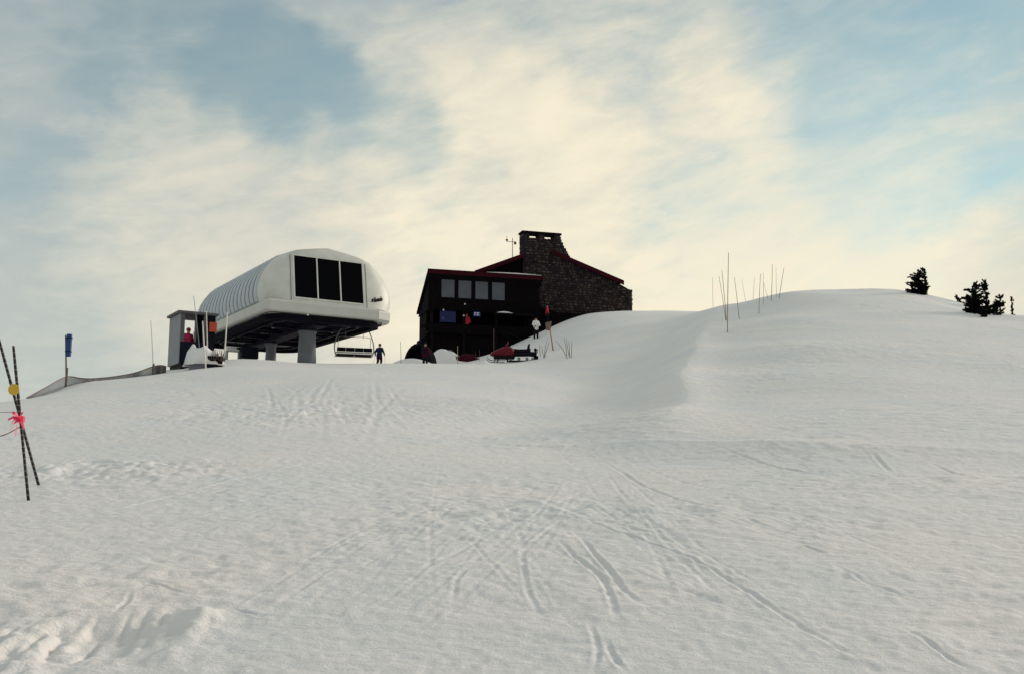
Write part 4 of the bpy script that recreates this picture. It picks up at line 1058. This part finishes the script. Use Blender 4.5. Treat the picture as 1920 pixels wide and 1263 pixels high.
# white poles by the hut
G2='white poles around the hut'
pole('white_pole','lone white pole standing at the end of the net fence','pole',288,700,283,601,.035,'white_pole',G2,49,nodes=False)
pole('white_pole','thin grey pole leaning left before the hut','pole',378,668,363,555,.02,'grey_steel',G2,49.5,nodes=False)
pole('white_pole','white pole rising behind the snowy hump','pole',390,668,387,583,.035,'white_pole',G2,50,nodes=False)
pole('white_pole','shorter white pole in front of the snowy hump','pole',386,690,380,602,.04,'white_pole',G2,48.6,nodes=False)
pole('white_pole','white pole in front of the terminal skirt','pole',420,660,426,585,.042,'white_pole',G2,50.5,nodes=False)
pole('marker_pole','thin grey pole right of the skier on the skyline','pole',752,681,751,640,.02,'grey_steel',None,62,nodes=False)
pole('marker_pole','pale pole before the dark foot of the lodge','pole',858,682,858,648,.022,'bamboo_pale',None,62,nodes=False)
pole('marker_pole','thin dark pole at the lower end of the stair rail','pole',926,668,926,616,.03,'twig',None,78,nodes=False)
T,b,t=pole('sign_stake','orange wooden stake with a small grey board on the snow bank','stake',1037,656,1029,606,.055,'stake_orange',None,None,nodes=False)
d=Vector(t-b); MB().loft([[(d.x-.18,-.03,d.z-.5),(d.x+.12,-.03,d.z-.5),(d.x+.12,0.,d.z-.5),(d.x-.18,0.,d.z-.5)],[(d.x-.25,-.03,d.z+.04),(d.x+.2,-.03,d.z+.14),(d.x+.2,0.,d.z+.14),(d.x-.25,0.,d.z+.04)]]).build('board','weathered_wood',T)
# blue padded pole and net fence on the left shoulder
T,b,t=pole('padded_pole','wooden pole with a tall blue pad on the left shoulder','sign pole',125,716,123,628,.045,'weathered_wood',None,45,nodes=False)
z0=at(123,668,b[1])[2]-b[2]; z1=at(123,626,b[1])[2]-b[2]
MB().box((-.12,-.09,z0),(.11,.07,z1)).build('pad','sign_blue',T,bevel=.04)
for k in (.2,.8): MB().box((-.13,-.10,z0+(z1-z0)*k),(.12,.08,z0+(z1-z0)*k+.04)).build('strap','navy_cloth',T)
def net():
    px=[(50,745),(85,726),(123,706),(150,708),(171,709),(198,707),(222,704),(245,700),(263,695),(285,687),(300,684),(312,686)]
    Ys=[38,42,44.8,45.3,45.7,46.2,46.8,47.3,47.8,48.6,49.2,49.6]
    top=[at(u,v,Y) for (u,v),Y in zip(px,Ys)]; top=catmull(top,10)
    T=thing('net_fence','sagging dark net fence along the left shoulder','fence',top[0],0)
    o0=Vector(top[0]); tv=[Vector(p)-o0 for p in top]
    bot=[Vector((p[0],p[1],gz(p[0],p[1])-.05))-o0 for p in top]
    bot=[Vector((q.x,q.y,min(q.z,t.z-.1))) for q,t in zip(bot,tv)]
    MB().tube(tv,.022,6).build('top_rope','rope',T)
    mb=MB(); R=9
    for k in range(1,R): mb.tube([t.lerp(b,k/R) for t,b in zip(tv,bot)],.006,4)
    n=len(tv)
    for i in range(n-1):
        for s in range(3):
            mb.tube([tv[i].lerp(tv[i+1],s/3),bot[i].lerp(bot[i+1],s/3)],.006,4,caps=False)
    mb.build('netting','net',T)
    for u,v,Y in [(126,689,44.9),(288,681,48.7)]:
        p=at(u,v,Y); g=gz(p[0],p[1]); MB().tube([Vector((p[0],p[1],g-.3))-o0,Vector(p)-o0],[.06,.05],7).build('stake','weathered_wood',T)
net()
# crossed marker poles near the left edge
def crossed():
    b1=np.array(hitg(53,942)); t1=at(25,648,b1[1])
    b2=np.array(hitg(72,912)); t2=at(-2,636,b2[1]-.9)
    T=thing('crossed_marker_poles','crossed dark banded bamboo poles tied with pink tape at left edge','marker poles',b1)
    o0=Vector(b1)
    for nm,b,t in (('pole',b1,t1),('pole',b2,t2)):
        d=Vector(t-b); L=d.length; n=int(L/.3); pts=[(0,0,-.3)];rs=[.021]
        for i in range(1,n+1):
            z=L*i/n
            if i<n: pts+=[(0,0,z-.015),(0,0,z),(0,0,z+.015)]; rs+=[.019,.023,.019]
            else: pts.append((0,0,z)); rs.append(.016)
        o=MB().tube(pts,rs,8).build('pole','banded_bamboo',T,smooth=True); o.location=Vector(b)-o0; o.rotation_euler=d.to_track_quat('Z','Y').to_euler()
    c=Vector(at(24,729,b1[1]-.1))-o0
    mb=MB(); mb.loft([[c+Vector((.072*math.cos(k*math.pi/10),y,.072*math.sin(k*math.pi/10))) for k in range(20)] for y in (.02,.032)]); mb.build('disc','yellow_plastic',T,bevel=.003)
    knot=Vector(at(37,786,b1[1]-.08))-o0
    mb=MB(); 
    for k in range(4): 
        z=knot.z-.03+k*.02; mb.loft([[knot+Vector((.045*math.cos(a*math.pi/5),.045*math.sin(a*math.pi/5)+.04,z-knot.z+dz)) for a in range(10)] for dz in (0,.018)],caps=False)
    mb.build('tape_knot','pink_tape',T)
    for du,dv in [(-22,0),(-14,-14),(-18,22),(-8,30),(6,-12),(-16,8),(8,16)]:
        e=Vector(at(37+du,786+dv,b1[1]-.15))-o0; m1=knot.lerp(e,.5)+Vector((0,-.03,.03)); w=Vector((0,.012,.018))
        mb=MB(); mb.loft([[p-w,p+w,p+w+Vector((0,.003,0)),p-w+Vector((0,.003,0))] for p in (knot,m1,e)]); mb.build('tape_tail','pink_tape',T)
    return Vector(at(37,800,b1[1]))
kn=crossed()
def rope(label,pts,r):
    P=catmull([np.array(p) for p in pts],8); o0=Vector(P[0]); o=MB().tube([Vector(p)-o0 for p in P],r,6).build('barrier_rope','rope',None,smooth=True); o.location=o0; tag(o,label,'rope')
rope('thin rope running left from the crossed marker poles',[at(-160,840,13.6),at(-60,826,13.3),at(0,817,13.15),tuple(kn)],.007)
rope('thin cord stretched over the lit snow shoulder left of the crossed poles',[at(-140,770,14),at(-50,772,13.6),at(34,772,13.1)],.004)
# stair railing on the bank
def railing():
    T=thing('stair_railing','dark stair railing going down the snow bank beside the lodge','railing',hitg(952,643))
    o0=Vector(T.location); Y=o0.y
    a,b=Vector(at(942,620,Y))-o0,Vector(at(991,641,Y))-o0
    MB().tube([a,b],.035,6).build('handrail','black_plastic',T); MB().tube([a+Vector((-.5,.3,-.15)),b+Vector((-1.3,.3,.25))],.03,6).build('handrail','black_plastic',T)
    for k in range(11):
        p=a.lerp(b,k/10); g=gz(o0.x+p.x,o0.y+p.y)-o0.z; zb=min(g,p.z-.45); MB().tube([p,(p.x,p.y,zb-.1)],.022 if k in (0,6,10) else .011,5).build('baluster','black_plastic',T)
railing()
# bare twigs and canes on the bank
def canes(label,lst):
    b=hitg(lst[0][0],lst[0][1]); T=thing('bare_shrub',label,'shrub',b); o0=Vector(b)
    for u0,v0,u1,v1 in lst:
        p=Vector(hitg(u0,v0)); q=Vector(at(u1,v1,p.y-.1)); m=p.lerp(q,.5)+Vector((random.uniform(-.05,.05),0,0))
        MB().tube([p-o0-Vector((0,0,.15)),m-o0,q-o0],[.02,.016,.009],5).build('cane','twig',T)
canes('thin bare canes left of the orange stake',[(1019,671,1030,640),(1014,668,1012,645),(1021,672,1016,648),(1020,668,1027,632)])
canes('thin bare canes right of the orange stake',[(1066,673,1042,638),(1063,668,1057,632),(1068,668,1062,634),(1070,672,1072,640),(1067,672,1066,640)])
canes('low grass stalks in front of the rescue sled',[(898,676,899,655),(888,673,887,662),(893,676,891,660)])
for i,(u,v) in enumerate([(1258,584),(1275,583),(1290,582),(1305,579)]): pass
p=hitg(852,681.5)
# ------------------------------------------------------------------ stunted firs
def fir(label,base,parts,seed,name='stunted_fir',cat='tree',group=None,lean=-.15):
    """parts: (x offset, z offset, half width left, half width right, height, density)"""
    rg=random.Random(seed); T=thing(name,label,cat,base,0,group)
    tr=MB(); cr=MB()
    def tuft(p,d,s):
        d=d.normalized(); 
        for q in range(5):
            dd=(d+Vector((rg.uniform(-.8,.8),rg.uniform(-.8,.8),rg.uniform(-.5,.8)))).normalized(); si=dd.cross(Vector((rg.uniform(-1,1),rg.uniform(-1,1),rg.uniform(-1,1)))).normalized()*s*.26
            e=p+dd*s*rg.uniform(.7,1.3); m=p.lerp(e,.45)
            cr.add([p,m+si,e,m-si],[(0,1,2,3)])
    for x0,z0,wl,wr,hh,den in parts:
        top=Vector((x0+lean*hh*rg.uniform(-.3,.5),rg.uniform(-.05,.05),z0+hh)); bot=Vector((x0,0,z0-.25))
        pts=[bot.lerp(top,k/6)+Vector((rg.uniform(-.02,.02),rg.uniform(-.02,.02),0)) for k in range(7)]
        tr.tube(pts,[.06*(1-k/7)+.008 for k in range(7)],6)
        for i in range(int(den*hh*26)):
            k=rg.random()**1.15; p=bot.lerp(top,.12+k*.88); an=rg.uniform(0,2*math.pi)
            w=(wl if math.cos(an)<0 else wr)*(1-.3*k**4)*rg.uniform(.1,1.3); dy=.7*max(wl,wr)*(1-.7*k)
            e=p+Vector((math.cos(an)*w,math.sin(an)*dy*rg.uniform(.4,1),rg.uniform(-.05,.22)))
            if rg.random()<.5: tr.tube([p,p.lerp(e,.6)+Vector((0,0,-.02)),e],[.014,.009,.004],4,caps=False)
            n=max(3,int((e-p).length/.035))
            for j in range(n): tuft(p.lerp(e,(j+1)/n),(e-p)+Vector((0,0,.03)),.125)
        for j in range(9): tuft(top-Vector((rg.uniform(-.08,.02),0,j*.03)),Vector((-.4,0,1)),.09)
    tr.build('trunk','bark',T); cr.build('crown','needles',T)
    return T
b=hitg(1722,551); b[2]-=.05; s=b[1]/F
fir('flag-shaped stunted fir alone on the right ridge',b,[(.42,0,.55,.12,46*s,1.5),(.05,0,.62,.3,45*s,1.4),(-.2,0,.5,.3,32*s,1.2),(.15,0,.6,.45,22*s,1.3)],3)
b=hitg(1842,589); b[2]-=.15; s=b[1]/F
fir('wide many-topped clump of stunted firs near the right edge',b,[(-.55,0.05,.42,.25,52*s,1.5),(-.15,0,.4,.3,60*s,1.6),(.35,.0,.22,.14,64*s,1.7),(.0,0,.8,.7,30*s,1.8),(.75,.05,.3,.3,30*s,1.5),(1.0,.05,.2,.25,36*s,.9),(-.4,0,.5,.4,36*s,1.4)],4)
b=hitg(1899,586); s=b[1]/F
fir('thin half-bare fir shoot at the far right',b,[(0,0,.08,.1,34*s,.5)],5)
def tip(label,u,v,seed,sc):
    b=hitg(u,v); s=b[1]/F; fir(label,b,[(0,0,.16*sc,.2*sc,8*s*sc,1.5),(.12,0,.15*sc,.15*sc,6*s*sc,1.2)],seed,'buried_fir_tip')
tip('small fir tip poking from the snow left of the fir clump',1818,574,11,1.4)
tip('tiny fir tip farther up the snow left of the clump',1796,565,12,.8)
tip('low fir tip at the foot of the fir clump',1842,594,13,1.3)
